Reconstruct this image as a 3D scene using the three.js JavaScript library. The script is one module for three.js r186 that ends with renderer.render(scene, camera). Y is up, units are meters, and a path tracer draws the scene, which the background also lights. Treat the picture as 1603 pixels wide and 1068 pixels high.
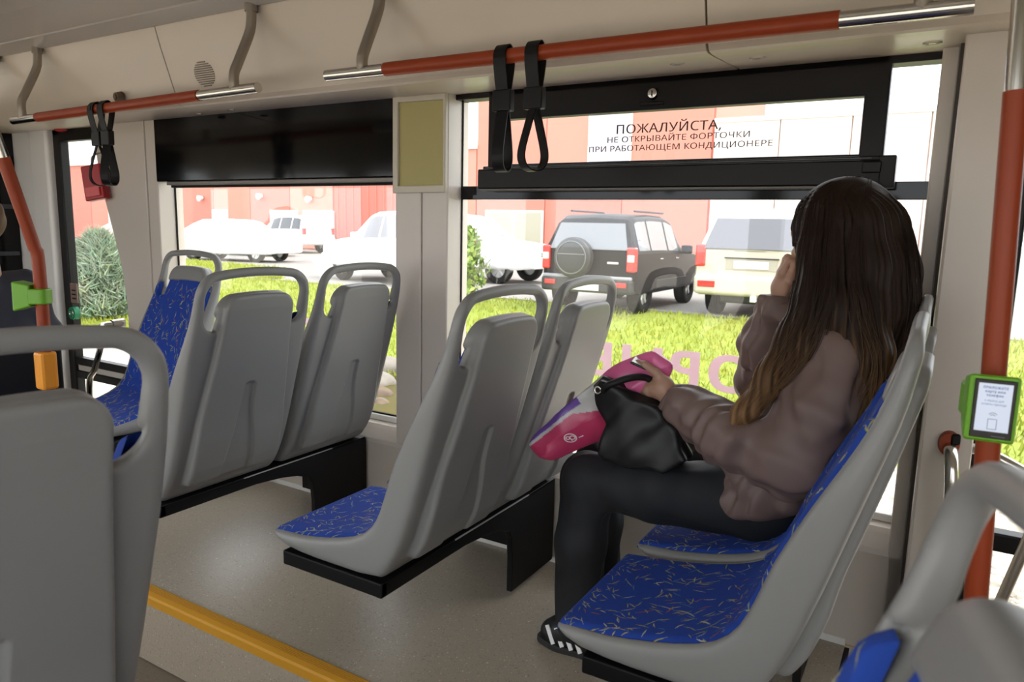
import * as THREE from 'three';
import { RoundedBoxGeometry } from 'three/addons/geometries/RoundedBoxGeometry.js';
import { MarchingCubes } from 'three/addons/objects/MarchingCubes.js';
import { mergeGeometries, mergeVertices, toCreasedNormals } from 'three/addons/utils/BufferGeometryUtils.js';
import { FontLoader } from 'three/addons/loaders/FontLoader.js';
import { TextGeometry } from 'three/addons/geometries/TextGeometry.js';
import { RectAreaLightUniformsLib } from 'three/addons/lights/RectAreaLightUniformsLib.js';

// ------------------------------------------------------------------ camera, sky, lights, exposure
const scene = new THREE.Scene();
const camera = new THREE.PerspectiveCamera(50.63, 1603 / 1068, 0.03, 300);
camera.position.set(0, 1.141, 2.1);
camera.quaternion.setFromRotationMatrix(new THREE.Matrix4().makeBasis(
  new THREE.Vector3(0.85783, 0.02247, -0.51345), new THREE.Vector3(-0.09922, 0.98749, -0.12257), new THREE.Vector3(0.50427, 0.15609, 0.84932)));
camera.userData.fStop = 7; camera.focus = 2.3;
scene.add(camera);
scene.background = new THREE.Color(0.93, 0.97, 1.0);          // bright even overcast
scene.backgroundIntensity = 1.0;
const sun = new THREE.DirectionalLight(0xfff2e0, 0.9);          // the sun behind thin cloud: a very soft light
sun.position.set(9, 15, -4); sun.target.position.set(-2, 0, -4); sun.shadow.radius = 40; sun.castShadow = true;
sun.shadow.mapSize.set(2048, 2048);
Object.assign(sun.shadow.camera, { left: -40, right: 40, top: 40, bottom: -40, near: 1, far: 80 });
scene.add(sun, sun.target);
const renderer = new THREE.WebGLRenderer({ antialias: true });
renderer.toneMapping = THREE.LinearToneMapping;
renderer.toneMappingExposure = 3.5;
renderer.shadowMap.enabled = true;
RectAreaLightUniformsLib.init();

// ------------------------------------------------------------------ helpers
let rs = 12345;
const rnd = () => { rs = (Math.imul(rs, 1664525) + 1013904223) >>> 0; return rs / 4294967296; };
const rr = (a, b) => a + (b - a) * rnd();
const V = (x, y, z) => new THREE.Vector3(x, y, z);
const { clamp, lerp, smoothstep } = THREE.MathUtils;
const used = {};
function numbered(n) { const k = used[n] ?? 0; used[n] = k + 1; return k ? n + '_' + String(k).padStart(3, '0') : n; }
const cast = (o) => { o.castShadow = true; o.receiveShadow = true; return o; };
function part(name, geo, mat, parent, label) {
  const m = cast(new THREE.Mesh(Array.isArray(geo) ? merge(geo) : geo, mat)); m.name = numbered(name);
  if (label) m.userData.label = label;
  parent.add(m); return m;
}
function thing(name, label, category, pos = [0, 0, 0], group) {
  const g = new THREE.Group(); g.name = numbered(name); g.position.set(...pos);
  g.userData = { label, category }; if (group) g.userData.group = group;
  scene.add(g); return g;
}
function single(name, geo, mat, label, category, group) {
  const m = part(name, geo, mat, scene); m.userData = { label, category }; if (group) m.userData.group = group; return m;
}
function structure(name) { const g = new THREE.Group(); g.name = numbered(name); g.userData.kind = 'structure'; scene.add(g); return g; }
function stuff(name, geo, mat, label, category) { const m = part(name, geo, mat, scene); m.userData = { label, category, kind: 'stuff' }; return m; }
function copyOf(o, label, pos) {
  const c = o.clone(); c.name = numbered(o.name.replace(/_\d{3}$/, '')); c.userData = { ...o.userData }; if (label) c.userData.label = label;
  if (pos) c.position.set(...pos); scene.add(c); return c;
}
function merge(list) {
  return mergeGeometries(list.map((g) => { g = g.index ? g.toNonIndexed() : g; for (const k of Object.keys(g.attributes)) if (!['position', 'normal', 'uv'].includes(k)) g.deleteAttribute(k); if (!g.attributes.uv) g.setAttribute('uv', new THREE.BufferAttribute(new Float32Array(g.attributes.position.count * 2), 2)); g.clearGroups(); return g; }));
}
function box(x0, x1, y0, y1, z0, z1, r = 0.004) {
  const w = Math.abs(x1 - x0), h = Math.abs(y1 - y0), d = Math.abs(z1 - z0); r = Math.min(r, w / 2.01, h / 2.01, d / 2.01);
  const g = r > 0.0006 ? new RoundedBoxGeometry(w, h, d, 2, r) : new THREE.BoxGeometry(w, h, d);
  return g.translate((x0 + x1) / 2, (y0 + y1) / 2, (z0 + z1) / 2);
}
const shapeOf = (pts, hole) => { const s = new THREE.Shape(pts.map((p) => new THREE.Vector2(p[0], p[1]))); for (const h of hole ?? []) s.holes.push(new THREE.Path(h.map((p) => new THREE.Vector2(p[0], p[1])))); return s; };
const ext = (s, d, b) => new THREE.ExtrudeGeometry(s, { depth: d - 2 * b, bevelEnabled: b > 0, bevelThickness: b, bevelSize: b, bevelOffset: -b, bevelSegments: 2, curveSegments: 10 }).translate(0, 0, b);
const extX = (pts, x0, x1, b = 0, holes) => ext(shapeOf(pts.map((p) => [-p[0], p[1]]), holes?.map((h) => h.map((p) => [-p[0], p[1]]))), x1 - x0, b).rotateY(Math.PI / 2).translate(x0, 0, 0);   // pts (z, y)
const extZ = (pts, z0, z1, b = 0, holes) => ext(shapeOf(pts, holes), z1 - z0, b).translate(0, 0, z0);                        // pts (x, y)
const extY = (pts, y0, y1, b = 0, holes) => ext(shapeOf(pts.map((p) => [p[0], -p[1]]), holes?.map((h) => h.map((p) => [p[0], -p[1]]))), y1 - y0, b).rotateX(-Math.PI / 2).translate(0, y0, 0);  // pts (x, z)
function tube(pts, r, { seg, closed = false, flat = 1, rad = 14, tension = 0.5, sharp = false } = {}) {
  const P = pts.map((p) => V(...p));
  let c;
  if (sharp) { c = new THREE.CurvePath(); for (let i = 0; i + 1 < P.length; i++) c.add(new THREE.LineCurve3(P[i], P[i + 1])); }
  else c = new THREE.CatmullRomCurve3(P, closed, 'catmullrom', tension);
  const n = seg ?? Math.max(8, P.length * 8), g = new THREE.TubeGeometry(c, n, r, rad, closed);
  const out = [g];
  if (!closed) for (const e of [0, 1]) {
    const at = c.getPointAt(e), t = c.getTangentAt(e).multiplyScalar(e ? 1 : -1), d = new THREE.CircleGeometry(r, rad);
    d.applyQuaternion(new THREE.Quaternion().setFromUnitVectors(V(0, 0, 1), t)).translate(at.x, at.y, at.z); out.push(d);
  }
  return merge(out);
}
const cyl = (a, b, r0, r1 = r0, n = 20) => {
  const A = V(...a), B = V(...b), d = B.clone().sub(A), g = new THREE.CylinderGeometry(r1, r0, d.length(), n);
  return g.applyQuaternion(new THREE.Quaternion().setFromUnitVectors(V(0, 1, 0), d.normalize())).translate((A.x + B.x) / 2, (A.y + B.y) / 2, (A.z + B.z) / 2);
};
// a grid surface from f(u, v) -> [x, y, z], with uv from g(u, v)
function grid(nu, nv, f, uvf = (u, v) => [u, v]) {
  const p = [], t = [], idx = [];
  for (let j = 0; j <= nv; j++) for (let i = 0; i <= nu; i++) { p.push(...f(i / nu, j / nv)); t.push(...uvf(i / nu, j / nv)); }
  for (let j = 0; j < nv; j++) for (let i = 0; i < nu; i++) { const a = j * (nu + 1) + i, b = a + 1, c = a + nu + 1, d = c + 1; idx.push(a, b, d, a, d, c); }
  const g = new THREE.BufferGeometry(); g.setAttribute('position', new THREE.Float32BufferAttribute(p, 3)); g.setAttribute('uv', new THREE.Float32BufferAttribute(t, 2)); g.setIndex(idx); g.computeVertexNormals(); return g;
}
// signed-distance modelling: box [lo, hi], n cells along each axis; f(x, y, z) < 0 inside
function sdfMesh(f, lo, hi, n, color) {
  const mc = new MarchingCubes(n, new THREE.MeshStandardMaterial(), false, false, 400000), h = n / 2;
  mc.isolation = 0;
  const sx = (hi[0] - lo[0]) / 2, sy = (hi[1] - lo[1]) / 2, sz = (hi[2] - lo[2]) / 2, cx = (hi[0] + lo[0]) / 2, cy = (hi[1] + lo[1]) / 2, cz = (hi[2] + lo[2]) / 2;
  for (let k = 0; k < n; k++) for (let j = 0; j < n; j++) for (let i = 0; i < n; i++) mc.field[i + j * n + k * n * n] = -f(cx + (i - h) / h * sx, cy + (j - h) / h * sy, cz + (k - h) / h * sz);
  mc.update();
  const src = mc.positionArray.slice(0, mc.count * 3);
  for (let i = 0; i < src.length; i += 3) { src[i] = cx + src[i] * sx; src[i + 1] = cy + src[i + 1] * sy; src[i + 2] = cz + src[i + 2] * sz; }
  let g = new THREE.BufferGeometry(); g.setAttribute('position', new THREE.BufferAttribute(src, 3)); g = mergeVertices(g, 1e-5);
  const P = g.attributes.position, N = new Float32Array(P.count * 3), U = new Float32Array(P.count * 2), e = 0.0015, C = color && new Float32Array(P.count * 3);
  for (let i = 0; i < P.count; i++) {
    const x = P.getX(i), y = P.getY(i), z = P.getZ(i);
    let a = f(x + e, y, z) - f(x - e, y, z), b = f(x, y + e, z) - f(x, y - e, z), c = f(x, y, z + e) - f(x, y, z - e); const l = Math.hypot(a, b, c) || 1;
    N.set([a / l, b / l, c / l], i * 3); U.set([x + z * 0.3, y + z * 0.7], i * 2); if (C) C.set(color(x, y, z), i * 3);
  }
  g.setAttribute('normal', new THREE.BufferAttribute(N, 3)); g.setAttribute('uv', new THREE.BufferAttribute(U, 2)); if (C) g.setAttribute('color', new THREE.BufferAttribute(C, 3));
  return g;
}
const smin = (a, b, k) => { const h = Math.max(k - Math.abs(a - b), 0) / k; return Math.min(a, b) - h * h * k * 0.25; };
const smax = (a, b, k) => -smin(-a, -b, k);
function polySDF(pts) {
  const n = pts.length, X = pts.map((p) => p[0]), Y = pts.map((p) => p[1]);
  return (px, py) => {
    let d = 1e9, s = 1;
    for (let i = 0, j = n - 1; i < n; j = i++) {
      const ex = X[j] - X[i], ey = Y[j] - Y[i], wx = px - X[i], wy = py - Y[i], t = Math.min(1, Math.max(0, (wx * ex + wy * ey) / (ex * ex + ey * ey))), bx = wx - ex * t, by = wy - ey * t;
      const q = bx * bx + by * by; if (q < d) d = q;
      const c1 = py >= Y[i], c2 = py < Y[j], c3 = ex * wy > ey * wx; if ((c1 && c2 && c3) || (!c1 && !c2 && !c3)) s = -s;
    }
    return s * Math.sqrt(d);
  };
}
const rbox2 = (x, y, hx, hy, r) => { const qx = Math.abs(x) - hx + r, qy = Math.abs(y) - hy + r; return Math.min(Math.max(qx, qy), 0) + Math.hypot(Math.max(qx, 0), Math.max(qy, 0)) - r; };
const track = (pts) => (y) => { if (y <= pts[0][0]) return pts[0][1]; for (let i = 1; i < pts.length; i++) if (y <= pts[i][0]) { const a = pts[i - 1], b = pts[i], t = (y - a[0]) / (b[0] - a[0]); return a[1] + (b[1] - a[1]) * t; } return pts[pts.length - 1][1]; };
const curve2 = (pts, n) => new THREE.SplineCurve(pts.map((p) => new THREE.Vector2(...p))).getPoints(n).map((p) => [p.x, p.y]);

// ------------------------------------------------------------------ textures
function canvas(w, h, draw) { const c = document.createElement('canvas'); c.width = w; c.height = h; draw(c.getContext('2d'), w, h); return c; }
function tex(c, rx = 1, ry = 1, srgb = true) { const t = new THREE.CanvasTexture(c); t.wrapS = t.wrapT = THREE.RepeatWrapping; t.repeat.set(rx, ry); if (srgb) t.colorSpace = THREE.SRGBColorSpace; t.magFilter = THREE.LinearFilter; return t; }
function noiseTex(n, f) { // grey data texture, tileable
  const d = new Uint8Array(n * n * 4); for (let i = 0; i < n * n; i++) { const v = f(i % n, (i / n) | 0); d[i * 4] = d[i * 4 + 1] = d[i * 4 + 2] = v; d[i * 4 + 3] = 255; }
  const t = new THREE.DataTexture(d, n, n); t.wrapS = t.wrapT = THREE.RepeatWrapping; t.magFilter = THREE.LinearFilter; t.needsUpdate = true; return t;
}
const fineNoise = noiseTex(256, () => 110 + rnd() * 60 | 0);
const rough = (lo, hi) => { const t = noiseTex(128, () => lo + rnd() * (hi - lo) | 0); return t; };
const vinyl = canvas(1024, 1024, (g, w, h) => {
  g.fillStyle = '#a0978a'; g.fillRect(0, 0, w, h);
  for (let i = 0; i < 26000; i++) { const v = rnd(); g.fillStyle = v < 0.45 ? `rgba(90,80,70,${rr(.15, .5)})` : v < 0.9 ? `rgba(190,182,168,${rr(.1, .42)})` : `rgba(236,228,214,${rr(.3, .8)})`; const s = rr(1, 3.2); g.fillRect(rnd() * w, rnd() * h, s, s * rr(.6, 1.4)); }
  for (let i = 0; i < 60; i++) { g.strokeStyle = `rgba(60,52,46,${rr(.03, .12)})`; g.lineWidth = rr(1, 3); g.beginPath(); const x = rnd() * w, y = rnd() * h; g.moveTo(x, y); g.lineTo(x + rr(-80, 80), y + rr(-80, 80)); g.stroke(); }
});
const fabricPrint = canvas(1024, 1024, (g, w, h) => {
  g.fillStyle = '#1a48b0'; g.fillRect(0, 0, w, h);
  for (let i = 0; i < 900; i++) { g.fillStyle = `rgba(${rr(10, 40) | 0},${rr(40, 90) | 0},${rr(150, 225) | 0},${rr(.15, .4)})`; const s = rr(10, 46); g.fillRect(rnd() * w, rnd() * h, s, rr(4, 14)); }
  for (let i = 0; i < 300; i++) {
    const v = rnd(); g.strokeStyle = v < 0.55 ? `rgba(206,190,104,${rr(.6, .95)})` : v < 0.82 ? `rgba(222,214,180,${rr(.6, .95)})` : v < 0.93 ? `rgba(206,110,52,${rr(.6, .9)})` : `rgba(90,140,190,.8)`;
    const x = rnd() * w, y = rnd() * h, a = rr(-1.1, 1.1) + (rnd() < 0.3 ? 1.57 : 0), l = rr(18, 44), b = rr(-16, 16);
    for (const [ox, oy] of [[0, 0], [w, 0], [-w, 0], [0, h], [0, -h]]) {
      for (const k of [1, 0.55]) { g.lineWidth = k === 1 ? rr(2.6, 4.2) : rr(5, 7.5); g.beginPath(); g.moveTo(x + ox - Math.cos(a) * l * k, y + oy - Math.sin(a) * l * k); g.quadraticCurveTo(x + ox - Math.sin(a) * b, y + oy + Math.cos(a) * b, x + ox + Math.cos(a) * l * k, y + oy + Math.sin(a) * l * k); g.stroke(); }
    }
  }
});

// ------------------------------------------------------------------ materials
const std = (c, o = {}) => new THREE.MeshStandardMaterial({ color: c, roughness: 0.6, ...o });
const phy = (c, o = {}) => new THREE.MeshPhysicalMaterial({ color: c, roughness: 0.6, ...o });
const lin = (r, g, b) => new THREE.Color().setRGB(r, g, b);
const M = {
  panel: phy(lin(.585, .525, .46), { roughness: .38, clearcoat: .25, clearcoatRoughness: .25 }),
  cove: phy(lin(.58, .50, .40), { roughness: .42, clearcoat: .3, clearcoatRoughness: .2 }),
  ceiling: phy(lin(.44, .40, .355), { roughness: .3, clearcoat: .4, clearcoatRoughness: .15 }),
  white: phy(lin(.78, .76, .73), { roughness: .35 }),
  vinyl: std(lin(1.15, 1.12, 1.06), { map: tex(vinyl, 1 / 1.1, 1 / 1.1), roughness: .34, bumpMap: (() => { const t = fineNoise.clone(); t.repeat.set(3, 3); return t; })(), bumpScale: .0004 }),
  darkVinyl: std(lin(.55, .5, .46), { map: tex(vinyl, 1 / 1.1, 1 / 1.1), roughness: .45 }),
  yellow: std(lin(.62, .30, .02), { roughness: .5 }),
  seat: phy(lin(.225, .223, .217), { roughness: .42, bumpMap: (() => { const t = fineNoise.clone(); t.repeat.set(5, 5); return t; })(), bumpScale: .00025 }),
  fabric: phy(lin(.70, .70, .70), { map: tex(fabricPrint, 1 / .42, 1 / .42), roughness: .9, sheen: .3, sheenColor: lin(.2, .25, .5), sheenRoughness: .5, bumpMap: (() => { const t = fineNoise.clone(); t.repeat.set(6, 6); return t; })(), bumpScale: .0008 }),
  black: phy(lin(.005, .005, .0055), { roughness: .5, specularIntensity: .45 }),
  rubber: phy(lin(.008, .008, .008), { roughness: .75, specularIntensity: .5 }),
  gloss: phy(lin(.003, .003, .0035), { roughness: .10, specularIntensity: .55 }),
  frameBlack: phy(lin(.007, .006, .006), { roughness: .38, specularIntensity: .45 }),
  chrome: std(lin(.62, .60, .56), { metalness: 1, roughness: .17 }),
  steel: std(lin(.36, .32, .27), { metalness: .85, roughness: .34 }),
  orange: phy(lin(.27, .040, .009), { roughness: .42, specularIntensity: .6 }),
  green: phy(lin(.13, .36, .008), { roughness: .4 }),
  red: phy(lin(.36, .009, .012), { roughness: .4 }),
  glass: phy(0xffffff, { transmission: 1, thickness: 0, roughness: 0, ior: 1.45 }),
  darkGlass: phy(lin(.10, .10, .12), { transmission: 1, thickness: 0, roughness: 0, ior: 1.45 }),
  poster: std(lin(.42, .37, .15), { roughness: .7 }),
};

// ------------------------------------------------------------------ the bus: floor
const FX0 = -6.2, FX1 = 2.6, PZ = 0.882, PX = -0.135, AY = -0.255;
{
  const f = structure('floor');
  const flat = (x0, x1, z0, z1, y, t, mat, name) => { const g = new THREE.BoxGeometry(x1 - x0, t, z1 - z0).translate((x0 + x1) / 2, y - t / 2, (z0 + z1) / 2); const p = g.attributes.position, u = g.attributes.uv, n = g.attributes.normal; for (let i = 0; i < p.count; i++) Math.abs(n.getY(i)) > .5 ? u.setXY(i, p.getX(i), p.getZ(i)) : Math.abs(n.getX(i)) > .5 ? u.setXY(i, p.getZ(i), p.getY(i)) : u.setXY(i, p.getX(i), p.getY(i)); return part(name, g, mat, f); };
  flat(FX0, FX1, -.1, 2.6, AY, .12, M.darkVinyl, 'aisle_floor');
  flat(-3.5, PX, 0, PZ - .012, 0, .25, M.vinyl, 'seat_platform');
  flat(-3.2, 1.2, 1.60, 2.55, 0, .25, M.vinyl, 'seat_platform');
  // nosing strips with fine grooves
  const nose = (a, b, along) => { const pts = [[-.034, .001], [-.034, .004], [-.004, .0045], [.008, .001], [.011, -.006], [.011, -.030], [.004, -.030], [.004, -.008], [-.004, 0]]; const g = extX(pts.map(([z, y]) => [z, y]), a, b); return g; };
  const n1 = nose(-3.5, PX, 'x').translate(0, 0, PZ); part('step_nosing', n1, M.yellow, f);
  const rib = []; for (let i = 0; i < 5; i++) rib.push(box(-3.5, PX, .0040, .0056, PZ - .031 + i * .0055, PZ - .0285 + i * .0055, 0)); part('nosing_groove', merge(rib), std(lin(.55, .27, .02), { roughness: .6 }), f);
  part('step_nosing', nose(-PZ, 0, 'z').rotateY(-Math.PI / 2).translate(PX - .002, 0, 0), M.yellow, f);
  flat(PX - .012, PX + .012, 0, PZ, -.006, .24, M.black, 'step_riser');
}
// ------------------------------------------------------------------ the bus: window wall (interior face z = 0, glass z = -0.09)
const GZ = -0.09;
const wallR = structure('wall_right');
{
  const sill = (x0, x1) => extX([[0, -.30], [0, .285], [-.004, .30], [-.012, .312], [-.03, .338], [-.04, .350], [-.055, .352], [-.115, .362], [-.13, .362], [-.13, -.30]], x0, x1);
  part('lower_panel', sill(-3.5, -1.99), M.panel, wallR); part('lower_panel', sill(-1.987, -.022), M.panel, wallR);
  part('skirting', box(-3.5, PX, 0, .02, 0, .006, .002), M.white, wallR);
  // pillars
  const p1 = part('pillar', box(-1.761, -1.6415, .30, 1.62, -.13, 0, .006), M.panel, wallR); part('pillar', box(-1.638, -1.524, .30, 1.62, -.13, 0, .006), M.panel, wallR);
  part('pillar', box(-3.27, -3.19, .285, 1.62, -.13, 0, .006), M.panel, wallR);
  // wide shaped panel beside the front door, its left edge sweeping outwards to the top
  const edge = curve2([[-3.50, -.30], [-3.503, .31], [-3.49, .62], [-3.493, .74], [-3.528, .93], [-3.60, 1.15], [-3.66, 1.34], [-3.70, 1.62]], 40);
  part('door_surround', extZ([...edge, [-3.275, 1.62], [-3.275, -.30]], -.13, .002, .006), M.panel, wallR);
  part('door_surround_edge', extZ([...edge.map(([x, y]) => [x - .028, y]), ...edge.slice().reverse().map(([x, y]) => [x - .001, y])], -.15, -.055, .004), M.white, wallR);
  part('pillar', box(-.055, PX + .118, -.30, 1.62, -.13, .0, .006), M.panel, wallR);
  part('door_pillar', extX([[-.13, -.30], [.15, -.30], [.162, -.285], [.162, 1.60], [-.13, 1.60]], -.010, .098, .008), M.panel, wallR);
  part('pillar_gap', box(-.018, -.0095, -.30, 1.6, -.1, .05, 0), std(lin(.05, .04, .035)), wallR);
  // header above the glass
  part('header', box(-6.2, 2.6, 1.60, 1.95, -.16, -.10, .004), M.panel, wallR);
}
// panes and frames
function windowUnit(name) { return structure(name); }
{
  const w = windowUnit('window_1');
  part('glass_pane', box(-3.19, -1.76, .36, 1.62, GZ - .004, GZ, 0), M.glass, w);
  part('sill_frame', box(-3.19, -1.76, .355, .378, GZ, GZ + .02, .004), M.white, w);
  part('gasket', [box(-3.192, -3.184, .37, 1.3, GZ, GZ + .006, 0), box(-3.19, -1.76, .378, .384, GZ, GZ + .008, 0)], M.rubber, w);
  part('dark_panel', box(-3.193, -1.766, 1.312, 1.600, -.05, .004, .006), M.gloss, w, 'glossy black panel covering the top of the window');
  part('panel_lip', box(-3.12, -1.766, 1.296, 1.312, -.03, .002, .003), std(lin(.16, .145, .13), { roughness: .35, metalness: .4 }), w);
  part('panel_gasket', box(-3.12, -1.766, 1.286, 1.297, -.05, -.02, .002), M.rubber, w);
}
const win2 = windowUnit('window_2');
{
  const w = win2;
  part('glass_pane', box(-1.526, -.055, .36, 1.24, GZ - .004, GZ, 0), M.glass, w);
  part('sill_frame', box(-1.526, -.055, .355, .378, GZ, GZ + .02, .004), M.white, w);
  part('glass_pane', box(-1.526, -1.385, 1.28, 1.60, GZ - .004, GZ, 0), M.glass, w);
  part('glass_pane', box(-.172, -.055, 1.28, 1.57, GZ - .004, GZ, 0), M.glass, w);
  part('gasket', box(-1.526, -1.520, .37, 1.6, GZ, GZ + .006, 0), M.rubber, w);
  part('top_frame', box(-1.53, -.052, 1.575, 1.62, GZ - .02, -.045, .003), M.frameBlack, w);
  part('band', box(-1.53, -.05, 1.235, 1.282, GZ - .012, GZ + .008, .002), M.gloss, w);
  // hinged vent
  part('vent_frame', extZ([[-1.388, 1.262], [-.165, 1.262], [-.165, 1.6], [-1.388, 1.6]], -.085, -.045, .004, [[[-1.345, 1.352], [-.224, 1.352], [-.224, 1.499], [-1.345, 1.499]]]), M.frameBlack, w);
  part('vent_glass', box(-1.35, -.22, 1.345, 1.505, -.078, -.074, 0), M.glass, w);
  part('vent_rail', [box(-1.412, -.165, 1.268, 1.335, -.06, -.018, .006), box(-1.40, -.17, 1.331, 1.345, -.06, -.034, .003)], M.frameBlack, w);
  part('vent_rail_lip', [box(-1.385, -.19, 1.338, 1.3405, -.032, -.027, .001), box(-1.405, -.17, 1.264, 1.268, -.05, -.012, .001)], std(lin(.10, .095, .09), { roughness: .3 }), w);
  part('vent_bracket', [box(-.172, -.132, 1.262, 1.345, -.07, -.02, .004), box(-.21, -.165, 1.30, 1.33, -.05, -.012, .004)], M.frameBlack, w);
  const lk = part('vent_lock', new THREE.LatheGeometry([[0, .014], [.013, .0135], [.0148, .011], [.0148, .006], [.0172, .005], [.018, 0]].map((p) => new THREE.Vector2(...p)), 28).rotateX(Math.PI / 2).translate(-.80, 1.545, -.045), M.chrome, w);
  part('lock_slot', box(-.802, -.798, 1.537, 1.553, -.0312, -.0306, 0), M.rubber, lk);
  part('vent_handle', box(-.84, -.765, 1.512, 1.522, -.05, -.034, .003), M.frameBlack, w);
}
// lettering
const sans = await new FontLoader().loadAsync('fonts/droid/droid_sans_regular.typeface.json');
const bold = await new FontLoader().loadAsync('fonts/droid/droid_sans_bold.typeface.json');
function words(str, font, x0, x1, y, h, z, t = .0008) {
  const g = new TextGeometry(str, { font, size: 1, depth: 1, curveSegments: 4 }); g.computeBoundingBox(); const b = g.boundingBox, k = new TextGeometry('П', { font, size: 1, depth: 1 }); k.computeBoundingBox(); const cap = k.boundingBox.max.y;
  return g.translate(-b.min.x, 0, 0).scale((x1 - x0) / (b.max.x - b.min.x), h / cap, t).translate(x0, y, z);
}
{
  const ink = std(lin(.02, .018, .02), { roughness: .5 }), pale = std(lin(.10, .075, .10), { roughness: .6 });
  part('lettering', words('ПОЖАЛУЙСТА,', sans, -.925, -.598, 1.437, .027, -.0728), ink, win2, 'large first line of dark lettering on the vent glass');
  part('lettering', words('НЕ ОТКРЫВАЙТЕ ФОРТОЧКИ', sans, -.955, -.515, 1.411, .017, -.0728), ink, win2);
  part('lettering', words('ПРИ РАБОТАЮЩЕМ КОНДИЦИОНЕРЕ', sans, -1.018, -.45, 1.384, .017, -.0728), ink, win2);
  // large lettering for the street, seen reversed from inside
  const rev = (s, x0, x1, y, h) => words(s, bold, -x1, -x0, y, h, 0).rotateY(Math.PI).translate(0, 0, GZ - .005);
  const veil = phy(lin(.78, .64, .68), { roughness: 1, transmission: .75, thickness: 0 });
  part('street_lettering', rev('КОРЫЕ', -1.0, -.345, .655, .115), veil, win2, 'pale mauve street lettering seen reversed through the glass');
}
{
  const g = words('Е', bold, 0, .1, 0, .16, 0).rotateY(Math.PI).translate(-2.29, .575, GZ - .005);
  part('street_lettering', g, phy(lin(.78, .64, .68), { roughness: 1, transmission: .75, thickness: 0 }), scene.getObjectByName('window_1'), 'pale mauve street letter seen reversed through the glass');
}
// ------------------------------------------------------------------ ceiling and cove
{
  const c = structure('ceiling');
  const prof = [[-.16, 1.60], [-.02, 1.592], [.20, 1.578], [.245, 1.5765], [.258, 1.580], [.268, 1.592], [.300, 1.69], [.330, 1.78], [.350, 1.85], [.356, 1.90], [-.16, 1.95]];
  for (const [a, b] of [[-6.2, -2.628], [-2.623, -.555], [-.550, 2.6]]) part('cove_panel', extX(prof, a, b, .0015), M.cove, c);
  part('seam_strip', extX([[.352, 1.852], [.37, 1.848], [.435, 1.868], [.44, 1.90], [.352, 1.90]], -6.2, 2.6), M.ceiling, c);
  part('ceiling_panel', extX([[.437, 1.874], [.60, 1.905], [1.2, 1.95], [1.86, 1.905], [2.02, 1.874], [2.02, 1.98], [.437, 1.98]], -6.2, 2.6), M.ceiling, c);
  part('cove_panel', extX(prof.map(([z, y]) => [2.46 - z, y]).reverse(), -6.2, 2.6), M.cove, c);
  part('seam_strip', extX([[2.108, 1.852], [2.09, 1.848], [2.02, 1.868], [2.02, 1.93], [2.108, 1.93]].reverse(), -6.2, 2.6), M.ceiling, c);
  // speaker grille cut as a field of small slots, shown dark against the cove
  const slots = []; for (let i = 0; i < 12; i++) { const t = (i - 5.5) / 6, w = .055 * Math.sqrt(1 - t * t); slots.push(box(-2.42 - w, -2.42 + w, -.0016, .0016, -.002, .002, 0).translate(0, 0, 0).rotateX(-.31).translate(0, 1.675 + t * .045 * .95, .2965 + t * .045 * .31 + .0005)); }
  part('speaker_slot', merge(slots), std(lin(.3, .27, .23)), c);
  // oval latches on the underside of the cove
  for (const [x, z] of [[-.664, .154], [-.463, .126], [-.075, .10], [-2.785, .06], [-2.543, .088]]) {
    const y = 1.592 - (z + .02) / .22 * .014;
    const o = part('latch', new THREE.TorusGeometry(.017, .0035, 8, 24).scale(1, .5, 1).rotateX(Math.PI / 2).translate(x, y - .0005, z), M.steel, c); part('latch_key', box(x - .008, x + .008, y - .003, y, z - .003, z + .003, .001), M.chrome, o);
  }
}
// ------------------------------------------------------------------ the other walls, so that light comes in only through the openings
{
  const w = structure('wall_left');
  part('lower_panel', box(-6.2, 2.6, -.35, .42, 2.52, 2.62, .004), M.panel, w);
  part('header', box(-6.2, 2.6, 1.55, 1.97, 2.46, 2.62, .004), M.panel, w);
  for (const x of [-6.15, -4.4, -2.75, -1.1, .55, 2.2]) part('pillar', box(x, x + .2, .42, 1.55, 2.50, 2.62, .01), M.panel, w);
  const n = structure('window_3');
  for (const x of [-5.95, -4.2, -2.55, -.9, .75]) part('glass_pane', box(x, x + (x === -5.95 || x > .7 ? 1.55 : 1.45), .42, 1.55, 2.57, 2.574, 0), M.glass, n);
  const r = structure('wall_rear'); part('rear_panel', box(2.5, 2.62, -.35, 1.97, -.16, 2.62, .01), M.panel, r);
  const f = structure('wall_front'); part('dash_panel', box(-6.3, -6.18, -.35, .45, -.16, 2.62, .01), M.black, f); part('header', box(-6.3, -6.18, 1.6, 1.97, -.16, 2.62, .01), M.panel, f);
  const n4 = structure('window_4'); part('glass_pane', box(-6.25, -6.246, .45, 1.6, -.1, 2.6, 0), M.glass, n4);
  // the driver's dark cabin screen at the front left of the picture
  const s = structure('wall_cabin');
  part('cabin_screen', box(-4.56, -4.52, .24, 1.60, -.02, 1.1, .006), M.gloss, s);
  part('cabin_lower', box(-4.57, -4.51, -.26, .24, -.02, 1.1, .006), M.white, s);
  for (const y of [.92, 1.18, 1.42]) part('cabin_rail', box(-4.515, -4.50, y, y + .022, .0, 1.08, .004), std(lin(.06, .065, .075), { roughness: .3 }), s);
}
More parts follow.
